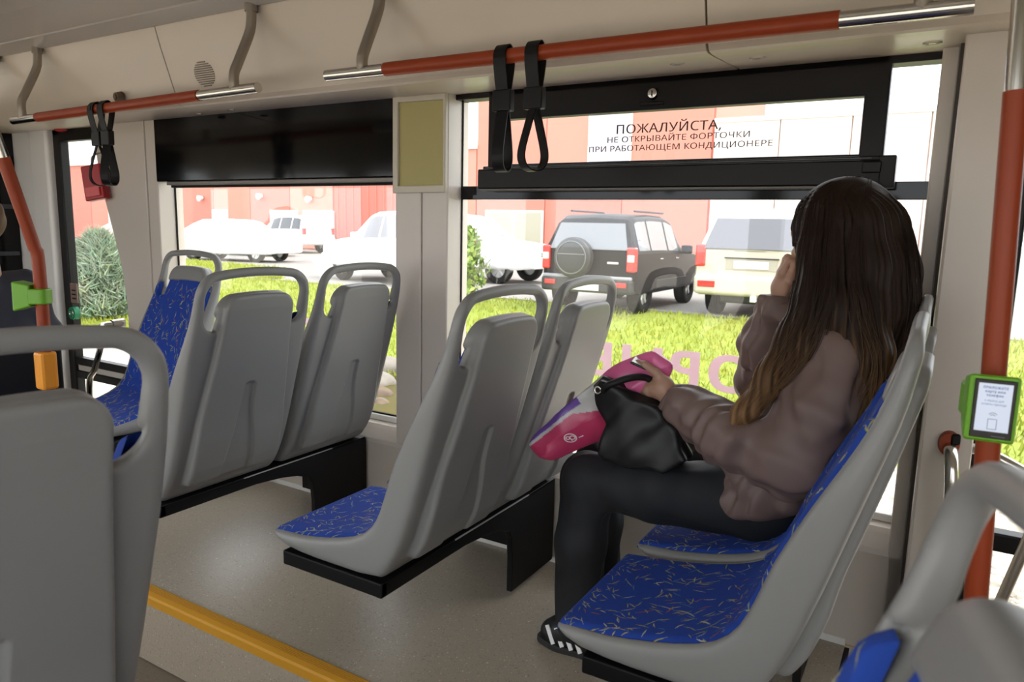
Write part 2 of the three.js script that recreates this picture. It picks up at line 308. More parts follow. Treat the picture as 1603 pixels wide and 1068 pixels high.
// ------------------------------------------------------------------ doors
{
  const d = structure('door_1');
  part('white_post', box(-4.32, -4.145, -.30, 1.62, -.12, 0, .02), M.white, d);
  part('door_frame', [box(-4.20, -4.085, -.30, 1.60, -.09, -.04, .008), box(-4.20, -3.60, 1.535, 1.60, -.09, -.04, .006), box(-4.10, -3.50, .258, .30, -.09, -.045, .005), box(-4.10, -3.50, .335, .375, -.09, -.045, .005)], M.frameBlack, d);
  part('door_bar', box(-4.10, -3.50, .30, .335, -.08, -.05, .003), M.chrome, d);
  part('glass_pane', box(-4.09, -3.48, -.30, 1.54, -.07, -.066, 0), M.glass, d);
  part('door_panel', box(-5.9, -4.32, -.30, 1.62, -.12, -.02, .01), M.white, d);
  part('door_button', [new THREE.CylinderGeometry(.034, .036, .03, 28).rotateX(Math.PI / 2).translate(-4.035, .625, -.028)], phy(lin(.01, .22, .09), { roughness: .4 }), d, 'green round door button');
  part('button_ring', new THREE.TorusGeometry(.017, .004, 8, 24).translate(-4.035, .625, -.013), M.chrome, d);
  part('door_label', box(-4.075, -4.01, .68, .785, -.042, -.036, .001), std(lin(.22, .14, .11), { roughness: .6 }), d, 'brown printed label above the door button');
  for (let i = 0; i < 3; i++) part('label_line', box(-4.062, -4.024, .70 + i * .022, .708 + i * .022, -.0362, -.0355, 0), M.black, d);
  const e = structure('door_2');
  part('door_frame', [box(.104, .158, -.30, 1.60, -.13, -.06, .008), box(.10, 1.25, .335, .385, -.12, -.07, .006), box(1.2, 1.26, -.30, 1.6, -.13, -.06, .008), box(.104, 1.25, 1.54, 1.6, -.13, -.06, .006), box(.104, 1.25, -.30, -.24, -.13, -.06, .006)], M.frameBlack, e);
  part('glass_pane', box(.15, 1.21, -.26, 1.55, -.10, -.096, 0), M.glass, e);
  part('door_panel', box(1.26, 2.6, -.30, 1.62, -.13, -.02, .01), M.panel, e);
  part('threshold', box(.1, 1.25, -.265, -.24, -.13, .06, .004), M.chrome, e);
}
// ------------------------------------------------------------------ grab rails, poles, straps
const axisTube = (a, b, r) => [cyl(a, b, r), ];
function rail(label, pts, sleeve, posts, r = .0165) {
  const t = thing('grab_rail', label, 'rail', [0, 0, 0], 'overhead grab rails');
  const [a, b] = pts, at = (x) => { const k = (x - a[0]) / (b[0] - a[0]); return [x, lerp(a[1], b[1], k), lerp(a[2], b[2], k)]; };
  const bar = part('bar', tube([a, at(lerp(a[0], b[0], .25)), at(lerp(a[0], b[0], .5)), at(lerp(a[0], b[0], .75)), b], r, { rad: 20 }), M.chrome, t);
  part('sleeve', cyl(at(sleeve[0]), at(sleeve[1]), r + .0022, r + .0022, 24), M.orange, t, 'orange plastic sleeve');
  for (const x of posts) {
    const p = at(x), z = .372;
    const q = part('post', tube([[x, 1.86, z], [x, 1.80, z + .001], [x, 1.755, z + .012], [x, 1.66, z + .058], [x, 1.615, p[2]], [x, p[1], p[2]]], .0165, { seg: 40, rad: 16 }), M.steel, t);
    part('collar', cyl([x, 1.83, z], [x, 1.872, z], .0215, .0215, 20), M.steel, q);
  }
  return t;
}
rail('orange overhead grab rail beside the right window, with two black straps', [[-1.646, 1.577, .45], [0.0, 1.566, .45]], [-1.418, -.23], [-1.505, -.085]);
rail('orange overhead grab rail further forward, over the dark window panel', [[-3.50, 1.545, .45], [-1.950, 1.566, .45]], [-3.30, -2.245], [-3.42, -2.065]);
rail('short chrome overhead rail at the front, beyond the long ones', [[-4.9, 1.56, .52], [-3.64, 1.56, .52]], [-4.7, -4.0], [-3.78, -4.62]);
function ribbon(path, w, t, closed) { // path in (z, y), ribbon width along x
  const c = new THREE.CatmullRomCurve3(path.map(([z, y]) => V(0, y, z)), closed, 'catmullrom', .5), n = 56, P = c.getSpacedPoints(n);
  const g = grid(n, 4, (u, v) => { const i = Math.round(u * n), p = P[i], q = c.getTangentAt(clamp(u, 0, 1)); const nx = q.z, ny = q.y, s = [[-w / 2, t / 2], [w / 2, t / 2], [w / 2, -t / 2], [-w / 2, -t / 2], [-w / 2, t / 2]][Math.round(v * 4)]; return [s[0], p.y - nx * s[1], p.z + ny * s[1]]; });
  return toCreasedNormals(g.toNonIndexed(), .6);
}
function strap(label, x, y, z, turn, spread) {
  const t = thing('hanging_strap', label, 'strap', [x, y, z], 'black hanging straps on the grab rails');
  part('belt', ribbon([[-.006, -.10], [-.022, -.03], [-.021, .004], [0, .0225], [.021, .004], [.022, -.03], [.006, -.10]], .036, .003, false), M.black, t);
  part('buckle', box(-.027, .027, -.142, -.088, -.012, .012, .004), M.frameBlack, t);
  const l = part('loop', ribbon([[-.003, -.135], [-.010 - spread * .2, -.18], [-spread, -.25], [-spread * .75, -.283], [0, -.294], [spread * .75, -.283], [spread, -.25], [.010 + spread * .2, -.18], [.003, -.135]], .032, .0035, false), M.black, t);
  l.rotation.y = turn;
  return t;
}
strap('black hanging strap on the right rail, the left of its two', -1.022, 1.578, .45, .15, .032);
strap('black hanging strap on the right rail, the right of its two', -.930, 1.578, .45, -.45, .036);
strap('black hanging strap on the far rail, in front of the red box', -2.872, 1.558, .45, -.3, .034);
strap('second black strap on the far rail, crossing its twin behind it', -2.806, 1.559, .45, .5, .036);
function validator(label, x, y, z, turn, screen) {
  const t = thing('ticket_validator', label, 'validator', [x, y, z], 'green ticket validators'); t.rotation.y = turn;
  part('clamp', extY(curve2([[-.03, -.005], [-.024, -.02], [0, -.026], [.022, -.022], [.03, 0], [.026, .03], [-.026, .03]], 30), -.024, .024, .004, [[...Array(20)].map((_, i) => [.0175 * Math.cos(i / 20 * 6.2832), .0175 * Math.sin(i / 20 * 6.2832)])]), M.green, t);
  const b = part('body', extX([[.018, -.030], [.018, .036], [.066, .046], [.070, .044], [.072, -.042], [.068, -.046]], -.028, .032, .005), M.green, t);
  part('bezel', box(-.021, .027, -.040, .041, .0715, .0735, .004).rotateX(0), M.gloss, b);
  if (screen) {
    const c = canvas(256, 400, (g, w, h) => {
      g.fillStyle = '#dfe9fb'; g.fillRect(0, 0, w, h); g.fillStyle = '#5c6f9c'; g.textAlign = 'center';
      g.font = 'bold 30px sans-serif'; ['ПРИЛОЖИТЕ', 'карту или', 'телефон'].forEach((s, i) => g.fillText(s, w / 2, 44 + i * 32));
      g.font = '25px sans-serif'; ['к экрану для', 'оплаты проезда'].forEach((s, i) => g.fillText(s, w / 2, 150 + i * 30));
      g.strokeStyle = '#8b93a4'; g.lineWidth = 6; g.strokeRect(98, 296, 66, 84); for (const r of [22, 38]) { g.beginPath(); g.arc(131, 280, r, Math.PI * 1.2, Math.PI * 1.8); g.stroke(); }
    });
    const m = new THREE.MeshStandardMaterial({ color: 0x000000, emissive: 0xffffff, emissiveMap: tex(c), emissiveIntensity: .24, roughness: .2 }); m.emissiveMap.repeat.set(1, 1);
    part('screen', new THREE.PlaneGeometry(.039, .066).translate(.003, .003, .0738), m, b, 'lit screen with a card symbol');
    part('screen_mark', box(.004, .020, -.037, -.0355, .0734, .0737, 0), std(lin(.1, .1, .12)), b);
  }
  return t;
}
// right pole by the middle door
{
  const t = thing('grab_pole', 'orange upright grab pole with chrome top beside the right-hand door pillar', 'pole'), a = [.124, -.26, .88], b = [.036, 1.93, .88], at = (y) => [lerp(a[0], b[0], (y - a[1]) / (b[1] - a[1])), y, .88];
  part('pole', cyl(a, b, .0140, .0140, 28), M.chrome, t); part('sleeve', cyl(at(.02), at(1.338), .0158, .0158, 28), M.orange, t, 'orange plastic sleeve');
  part('floor_flange', new THREE.CylinderGeometry(.035, .04, .014, 24).translate(a[0], AY + .007, .88), M.chrome, t);
}
validator('green ticket validator with a lit screen on the right-hand orange pole', .068, .912, .88, .06, true);
{
  const t = thing('grab_pole', 'bent orange grab pole at the far left beside the seated dark figure', 'pole');
  const pts = [[-2.41, -.255, .925], [-2.41, .40, .925], [-2.41, .97, .925], [-2.41, 1.04, .933], [-2.41, 1.12, .952], [-2.41, 1.33, 1.005], [-2.41, 1.95, 1.165]];
  part('pole', tube(pts, .0165, { seg: 70, rad: 20 }), M.chrome, t);
  part('sleeve', tube([[-2.41, .3, .925], [-2.41, .40, .925], ...pts.slice(2, 5), [-2.41, 1.31, 1.0]], .0185, { seg: 60, rad: 20 }), M.orange, t, 'orange plastic sleeve');
  part('button_box', extY(curve2([[-.02, -.022], [.02, -.022], [.024, 0], [.022, .026], [-.022, .026], [-.024, 0], [-.02, -.022]], 20), .60, .72, .008).translate(-2.41, 0, .925), phy(lin(.75, .28, .01), { roughness: .4 }), t, 'amber stop button box');
  part('floor_flange', new THREE.CylinderGeometry(.035, .04, .014, 24).translate(-2.41, AY + .007, .925), M.chrome, t);
}
validator('small green ticket validator on the bent pole at the far left', -2.41, .895, .925, -1.0, false);
{
  const t = thing('door_handrail', 'curved chrome handrail on an orange socket on the door pillar', 'handrail');
  part('socket', new THREE.CylinderGeometry(.020, .023, .02, 28).scale(1, 1, 1.35).rotateX(Math.PI / 2).translate(.050, .662, .172), M.orange, t, 'orange wall socket');
  part('socket_cover', box(.052, .072, .664, .690, .168, .186, .006), M.black, t);
  part('tube', tube([[.052, .655, .17], [.054, .653, .20], [.058, .63, .232], [.064, .56, .242], [.072, .40, .24], [.078, .0, .24], [.08, -.25, .24]], .0145, { seg: 60, rad: 18 }), M.chrome, t);
  const u = thing('door_handrail', 'long chrome handrail bowed across the right-hand door glass', 'handrail');
  part('tube', tube([[.10, .625, .03], [.13, .632, .075], [.2, .606, .095], [.32, .54, .10], [.6, .36, .10], [.9, .2, .08]], .0135, { seg: 60, rad: 16 }), M.chrome, u);
  part('strut', tube([[.262, .57, .09], [.235, .46, .10], [.175, .18, .10], [.14, -.02, .06]], .0125, { seg: 40, rad: 14 }), M.steel, u);
  const w = thing('door_handrail', 'short chrome handrail by the front door, seen through the nearest seat handle', 'handrail');
  part('bracket', cyl([-3.535, .618, .0], [-3.535, .618, .06], .024, .02), M.chrome, w);
  part('tube', tube([[-3.535, .618, .05], [-3.52, .615, .12], [-3.44, .57, .17], [-3.42, .52, .19], [-3.46, .42, .2], [-3.52, .30, .2], [-3.52, -.24, .2]], .014, { seg: 50, rad: 14 }), M.chrome, w);
}
{
  const t = thing('hammer_case', 'small red emergency case hanging by the front door pillar', 'case', [-3.62, 1.31, .045]);
  const tilt = new THREE.Group(); tilt.name = 'case_body'; 
  part('case_box', box(-.06, .06, -.085, .085, -.02, .022, .008).rotateZ(.0).rotateY(.25).rotateZ(.16), M.red, t); part('case_rim', box(-.045, .045, -.07, -.02, .018, .03, .004).rotateY(.25).rotateZ(.16), phy(lin(.62, .05, .05), { roughness: .35 }), t);
  part('case_hook', tube([[-.02, .08, 0], [-.02, .12, 0], [-.01, .14, -.02], [-.01, .15, -.05]], .004), M.steel, t);
  single('signal_lamp', new THREE.SphereGeometry(.042, 24, 12, 0, 6.2832, Math.PI / 2, Math.PI / 2).scale(1, .3, .7).translate(-4.02, 1.5905, -.02), M.red, 'small red domed lamp on the cove above the front door', 'lamp');
  single('sensor_stub', [cyl([-2.965, 1.632, .286], [-2.965, 1.628, .312], .022, .018), cyl([-2.965, 1.628, .312], [-2.965, 1.6275, .318], .012, .009)], std(lin(.10, .06, .03), { roughness: .5 }), 'small brown sensor knob on the cove above the far rail', 'sensor');
}
// poster frame on the middle pillar
{
  const t = thing('poster_frame', 'pale poster frame with a blank yellow-green sheet on the middle pillar', 'frame', [-1.6385, 1.4225, 0]);
  const o = [[-.119, -.169], [.117, -.167], [.116, .168], [-.118, .168]], i = [[-.095, -.143], [.106, -.141], [.104, .146], [-.094, .149]];
  part('frame', extZ(o, .001, .020, .004, [i]), phy(lin(.55, .5, .40), { roughness: .4 }), t);
  part('sheet', box(-.099, .109, -.147, .153, .002, .008, 0), M.poster, t, 'blank yellow-green sheet');
  part('hook', tube([[0, .166, .012], [0, .180, .012], [.002, .186, .008]], .003), M.steel, t);
}
// ------------------------------------------------------------------ seats
const rim = [[-.392, .348], [-.35, .352], [-.26, .362], [-.16, .382], [-.075, .412], [-.03, .455], [-.004, .514], [.026, .60], [.075, .705], [.122, .80], [.156, .88], [.178, .955], [.188, 1.005]];
const back = [[.206, 1.006], [.209, .965], [.196, .885], [.168, .780], [.128, .64], [.085, .498], [.052, .41], [.015, .345], [-.04, .312], [-.31, .312], [-.375, .330]];
const rimC = curve2(rim, 60);
const xRear = track([[.31, -.02], [.345, .015], [.41, .052], [.498, .085], [.64, .128], [.78, .168], [.885, .196], [.965, .209], [1.01, .206]]);
const xFront = track(rim.slice(4).map(([x, y]) => [y, x]));
function seatShell() {
  const outer = polySDF([...curve2(rim, 26), ...curve2(back, 22)]);
  const air = polySDF([[-.5, .37], ...curve2(rim.slice(0, 12), 24).map(([x, y], i) => [x + .004 + .012 * smoothstep(y, .4, .5), y - .016 * (1 - smoothstep(y, .42, .6))]), [.20, 1.2], [-.5, 1.2]]);
  return sdfMesh((x, y0, z) => {
    const az = Math.abs(z), y = y0 + (.010 - .019 * (1 - z * z / .04)) * smoothstep(y0, .68, .90);
    const w = .214 - .010 * smoothstep(y, .72, 1.0) - .012 * smoothstep(-x, .25, .42);
    // frame: the whole side profile, carved from the front so that rails stay proud at both sides
    let f = smax(outer(x, y), az - w, .03);
    f = smax(f, rbox2(z, y - .30, w + .004, .705, .080), .014);
    // rear of the shell is set in between the rails
    const wp = lerp(.160, .120, smoothstep(y, .45, .93));
    f = smax(f, -Math.max(air(x, y), az - (w - .026), y - .87), .012);
    // opening under the handle, reaching down in two pockets beside the panel
    const pan = rbox2(z, y - .53, wp, .398, .04);
    const hole = Math.max(rbox2(z, y - .905, .173, .070, .045), -pan + .004);
    f = smax(f, -hole, .016);
    // raised back panel with its arched channel
    let d = .022 + .012 * (1 - smoothstep(y, .42, .6));
    const ch = lerp(.056, .020, smoothstep(y, .36, .64)), cy = .668 - az * az * 12;
    d -= .010 * smoothstep(ch - az, -.004, .006) * smoothstep(cy - y, -.004, .008);
    let p = Math.max(x - xRear(y) - d, xFront(y) + .012 - x) * .93;
    p = smax(p, smax(pan, .36 - y, .02), .014);
    return smin(f, p, .007);
  }, [-.42, .285, -.235], [.265, 1.03, .235], 144);
}
const shellGeo = seatShell();
function cushionSeat() { // padded sheet over the pan
  const P = curve2(rim.slice(0, 6), 30), n = P.length - 1;
  const sec = (u, v) => { const p = P[Math.round(u * n)], a = v * 2 - 1, e = Math.min(1, (1 - Math.abs(a)) / .10), f = Math.min(1, u / .07, (1 - u) / .04 + .3), up = .014 * Math.sqrt(Math.max(0, e)) * Math.sqrt(Math.max(0, f)) - .010; return [p[0] + .006, p[1] + up, a * (.196 - .01 * (1 - Math.min(1, u / .1)) ** 2)]; };
  return grid(n, 40, sec, (u, v) => [u * .46, v * .40]);
}
function cushionBack() { // sheet over the whole front: it climbs both rails and the middle panel and dips at the two pockets
  const top = (az) => .926 - .016 * smoothstep(az, .085, .110) - .10 * smoothstep(az, .108, .124) + .052 * smoothstep(az, .160, .172) - .02 * smoothstep(az, .19, .2);
  return grid(60, 96, (u, v) => {
    const a = v * 2 - 1, az = Math.abs(a) * .2, y = lerp(.43, top(az), u), e = Math.min(1, (1 - Math.abs(a)) / .06), f = Math.min(1, (1 - u) / .03, u / .02 + .6);
    const on = smoothstep(az, .150, .178), out = .016 * Math.sqrt(Math.max(0, e)) * Math.sqrt(Math.max(0, f)) - .006;
    return [xFront(y) + lerp(.014, .006, on) - out, y, a * .192];
  }, (u, v) => [u * .5, v * .40]);
}
const cushSeatGeo = cushionSeat(), cushBackGeo = cushionBack();
function makeSeat(label, pos, turn = 0) {
  const t = thing('bus_seat', label, 'seat', pos, 'grey bus seats with blue covers'); t.rotation.y = turn;
  part('shell', shellGeo, M.seat, t); part('seat_cushion', cushSeatGeo, M.fabric, t, 'blue patterned seat cover'); part('back_cushion', cushBackGeo, M.fabric, t, 'blue patterned back cover');
  return t;
}
const seat0 = makeSeat('grey bus seat on the aisle with its blue cushion bare, in the middle row', [-1.054, 0, .685]);
const placeSeat = (label, pos, turn = 0) => { const c = copyOf(seat0, label, pos); c.rotation.y = turn; return c; };
placeSeat('grey bus seat by the window in front of the woman, pink bag against it', [-1.054, 0, .240]);
placeSeat('grey bus seat on the aisle in the front row, blue seat showing behind', [-1.90, 0, .685]);
placeSeat('grey bus seat by the left window beside the middle pillar', [-1.90, 0, .240]);
placeSeat('empty blue and grey seat on the aisle beside the seated woman', [-.222, 0, .685]);
placeSeat('grey and blue seat the woman is sitting on', [-.222, 0, .240]);
placeSeat('blue seat turned sideways with its back to the far window', [-2.85, 0, .275], Math.PI / 2);
placeSeat('large grey seat back close by at the bottom left corner', [-.990, .020, 1.775]);
placeSeat('blurred grey seat handle close by at the bottom right corner', [-.118, .006, 1.77], .24);
// black plinths that carry each pair
function plinth(label, x) {
  const t = thing('seat_base', label, 'seat base', [x, 0, 0], 'black bases under the seats');
  const prof = [[.895, .272], [.895, .306], [.022, .310], [.022, .02], [.292, .02], [.292, .13], [.300, .20], [.315, .226], [.37, .248], [.44, .262], [.55, .272]];
  part('back_plate', extX(prof, -.02, .0, .003), M.black, t);
  part('front_plate', extX([[.895, .272], [.895, .306], [.02, .308], [.02, .25], [.55, .272]], -.33, -.31, .003), M.black, t);
  part('tray', [box(-.33, 0, .300, .309, .02, .895, .002), box(-.33, 0, .272, .309, .875, .897, .004)], M.black, t);
  part('side_plate', box(-.36, -.005, .022, .30, .010, .020, .002), M.black, t);
  part('edge_trim', box(-.002, .0015, .306, .3095, .20, .60, 0), std(lin(.42, .42, .42), { roughness: .3 }), t);
}
plinth('black seat base under the front row of two grey seats', -1.90);
plinth('black seat base under the middle row, its tip over the aisle', -1.054);
plinth('black seat base under the woman and the empty seat beside her', -.208);
{
  const t = thing('seat_base', 'black box under the sideways blue seat by the far window', 'seat base', [-2.85, 0, 0], 'black bases under the seats');
  part('box_front', box(-.22, .22, 0, .305, .02, .60, .01), M.black, t);
  for (const [x, l] of [[-.985, 'black seat base under the large grey seat at bottom left'], [-.155, 'black seat base under the blurred seat at bottom right']]) {
    const u = thing('seat_base', l, 'seat base', [x, 0, 0], 'black bases under the seats'); part('tray', box(-.33, 0, .272, .309, 1.60, 2.5, .004), M.black, u); part('leg_plate', box(-.28, -.05, 0, .275, 2.1, 2.4, .01), M.black, u);
  }
}
// ------------------------------------------------------------------ outside: ground
const gh = (z) => lerp(-.62, -.26, smoothstep(-z, 4.6, 10.2)) + (z > -9.6 && z < -4 ? .02 : 0);
{
  const g = structure('ground');
  const asphalt = canvas(512, 512, (c, w, h) => { c.fillStyle = '#8c8985'; c.fillRect(0, 0, w, h); for (let i = 0; i < 9000; i++) { const v = rr(90, 190) | 0; c.fillStyle = `rgba(${v},${v},${v - 4},.35)`; const s = rr(1, 4); c.fillRect(rnd() * w, rnd() * h, s, s); } });
  const turf = canvas(1024, 1024, (c, w, h) => { c.fillStyle = '#839238'; c.fillRect(0, 0, w, h); for (let i = 0; i < 30000; i++) { c.fillStyle = `rgba(${rr(90, 190) | 0},${rr(120, 180) | 0},${rr(30, 80) | 0},${rr(.2, .5)})`; c.fillRect(rnd() * w, rnd() * h, rr(1, 3), rr(3, 12)); } for (let i = 0; i < 80; i++) { c.fillStyle = `rgba(${rr(150, 190) | 0},${rr(150, 175) | 0},80,.12)`; c.beginPath(); c.arc(rnd() * w, rnd() * h, rr(10, 70), 0, 7); c.fill(); } });
  const surf = (x0, x1, z0, z1, n, mat, s, name, dy = 0) => part(name, grid(24, n, (u, v) => { const x = lerp(x0, x1, u), z = lerp(z1, z0, v); return [x, gh(z) + dy, z]; }, (u, v) => [lerp(x0, x1, u) / s, lerp(z0, z1, v) / s]), mat, g);
  surf(-90, 60, -90, -9.9, 20, std(0xffffff, { map: tex(asphalt), roughness: .9 }), 3, 'parking_asphalt');
  surf(-60, 60, -10.0, -3.9, 40, std(0xffffff, { map: tex(turf), roughness: .95 }), 2.4, 'verge_soil', .012);
  surf(-90, 60, -4.2, 60, 10, std(lin(.52, .47, .40), { roughness: .95 }), 1.2, 'roadside');
  const edge = track([[-60, -17], [-40, -15.2], [-23, -14.0], [-17, -13.2], [-14.6, -10.9], [-13.6, -10]]);
  part('verge_soil', grid(60, 8, (u, v) => { const x = lerp(-60, -13.7, u), z = lerp(-9.95, edge(x), v); return [x, gh(z) + .022, z]; }, (u, v) => [u * 19, v * 2]), std(0xffffff, { map: tex(turf), roughness: .95 }), g);
  // grass blades on the verge
  const blade = new THREE.BufferGeometry(); blade.setAttribute('position', new THREE.Float32BufferAttribute([-.006, 0, 0, .006, 0, 0, .002, .07, .012, -.006, 0, 0, .002, .07, .012, -.001, .07, .012], 3)); blade.setAttribute('uv', new THREE.Float32BufferAttribute(new Array(12).fill(0), 2)); blade.computeVertexNormals();
  const N = 46000, im = new THREE.InstancedMesh(blade, phy(lin(.30, .34, .055), { roughness: .9, transmission: .0 }), N), m = new THREE.Matrix4(), q = new THREE.Quaternion(), c = new THREE.Color();
  for (let i = 0; i < N; i++) {
    const t = rnd(), far = i > 34000, x = far ? rr(-34, -13.7) : lerp(-4 + (-4 - 5.8 * t) * 1.9, 2.9 + t * .5, rnd()), z = far ? lerp(-9.9, edge(x) + .1, t) : -4.0 - 5.8 * t, s = rr(.5, 1.4);
    q.setFromEuler(new THREE.Euler(rr(-.5, .5), rr(0, 6.28), rr(-.5, .5))); m.compose(V(x, gh(z) + .015, z), q, V(s * (far ? 3 : 1.6), s, s)); im.setMatrixAt(i, m);
    const k = rnd(); im.setColorAt(i, c.setRGB(lerp(.9, 1.12, k), lerp(.93, 1.07, k), .85));
  }
  im.name = 'grass'; im.userData = { label: 'bright green grass verge between the bus and the parked cars', category: 'grass', kind: 'stuff' }; cast(im); scene.add(im);
  part('dry_bank', grid(16, 10, (u, v) => { const x = lerp(-7.2, -3.4, u), z = lerp(-2.2, -4.35, v); return [x, gh(z) + .022 + .05 * Math.sin(u * 3.14) * Math.sin(v * 3.14), z]; }, (u, v) => [u * 3, v * 2]), std(lin(.30, .20, .10), { map: tex(turf), roughness: .95 }), g);
  // pale gravel along the road edge
  const st = new THREE.IcosahedronGeometry(1, 1), sp = st.attributes.position; for (let i = 0; i < sp.count; i++) { const k = 1 + .22 * Math.sin(sp.getX(i) * 4.1 + sp.getY(i) * 3.3) * Math.cos(sp.getZ(i) * 5.2); sp.setXYZ(i, sp.getX(i) * k, sp.getY(i) * k * .6, sp.getZ(i) * k); } st.computeVertexNormals();
  const G = 8000, gm = new THREE.InstancedMesh(st, std(lin(.55, .52, .47), { roughness: .9 }), G);
  for (let i = 0; i < G; i++) { const z = -rr(.5, 4.3), x = i < 4500 ? rr(-.6, 2.2) : rr(-13, 1.6), s = rr(.014, .042) * (z < -3 ? 1.2 : 1); q.setFromEuler(new THREE.Euler(0, rr(0, 6.28), 0)); m.compose(V(x, gh(z) + s * .2, z), q, V(s * rr(.8, 1.4), s, s)); gm.setMatrixAt(i, m); const k = rr(.55, 1.25); gm.setColorAt(i, c.setRGB(k, k * .97, k * .92)); }
  gm.name = 'gravel'; gm.userData = { label: 'pale gravel along the edge of the road under the windows', category: 'gravel', kind: 'stuff' }; cast(gm); scene.add(gm);
  // kerb stones between verge and parking
  for (let i = 0; i < 26; i++) part('kerb_stone', box(-23 + i * 1.0, -22.02 + i * 1.0, gh(-10) - .1, gh(-10) + .035, -10.02, -9.88, .015), std(lin(.30, .28, .25), { roughness: .9 }), g);
}
// rocks by the kerb under the left window
{
  const rocks = [[-5.15, -3.75, .19, .13], [-4.75, -3.35, .12, .1], [-5.55, -4.3, .22, .16], [-4.72, -3.95, .10, .08], [-5.35, -3.45, .13, .09], [-4.55, -3.1, .09, .07]];
  rocks.forEach(([x, z, s, h], i) => {
    const g = new THREE.IcosahedronGeometry(1, 3), p = g.attributes.position, o = i * 3.7;
    for (let k = 0; k < p.count; k++) { const a = p.getX(k), b = p.getY(k), c = p.getZ(k), r = 1 + .16 * Math.sin(a * 3.1 + o) * Math.cos(b * 2.7 + o) + .09 * Math.sin(c * 6.3 + a * 4 + o); p.setXYZ(k, a * r * s, b * r * h, c * r * s * .85); }
    const w = mergeVertices(g.deleteAttribute('normal').deleteAttribute('uv')); w.computeVertexNormals();
    w.setAttribute('uv', new THREE.BufferAttribute(new Float32Array(w.attributes.position.count * 2), 2));
    single('rock', w.translate(x, gh(z) + h * .45, z), std(i % 2 ? lin(.15, .11, .075) : lin(.22, .20, .175), { roughness: .95 }), ['large grey rock at the road edge under the left window', 'small brown rock at the road edge, nearest of a loose group', 'biggest pale rock of the group beyond the left window', 'little brown rock between two larger rocks outside', 'grey rock lying left of the others at the road edge', 'smallest brown rock outside the left window'][i], 'rock', 'loose rocks at the road edge');
  });
}
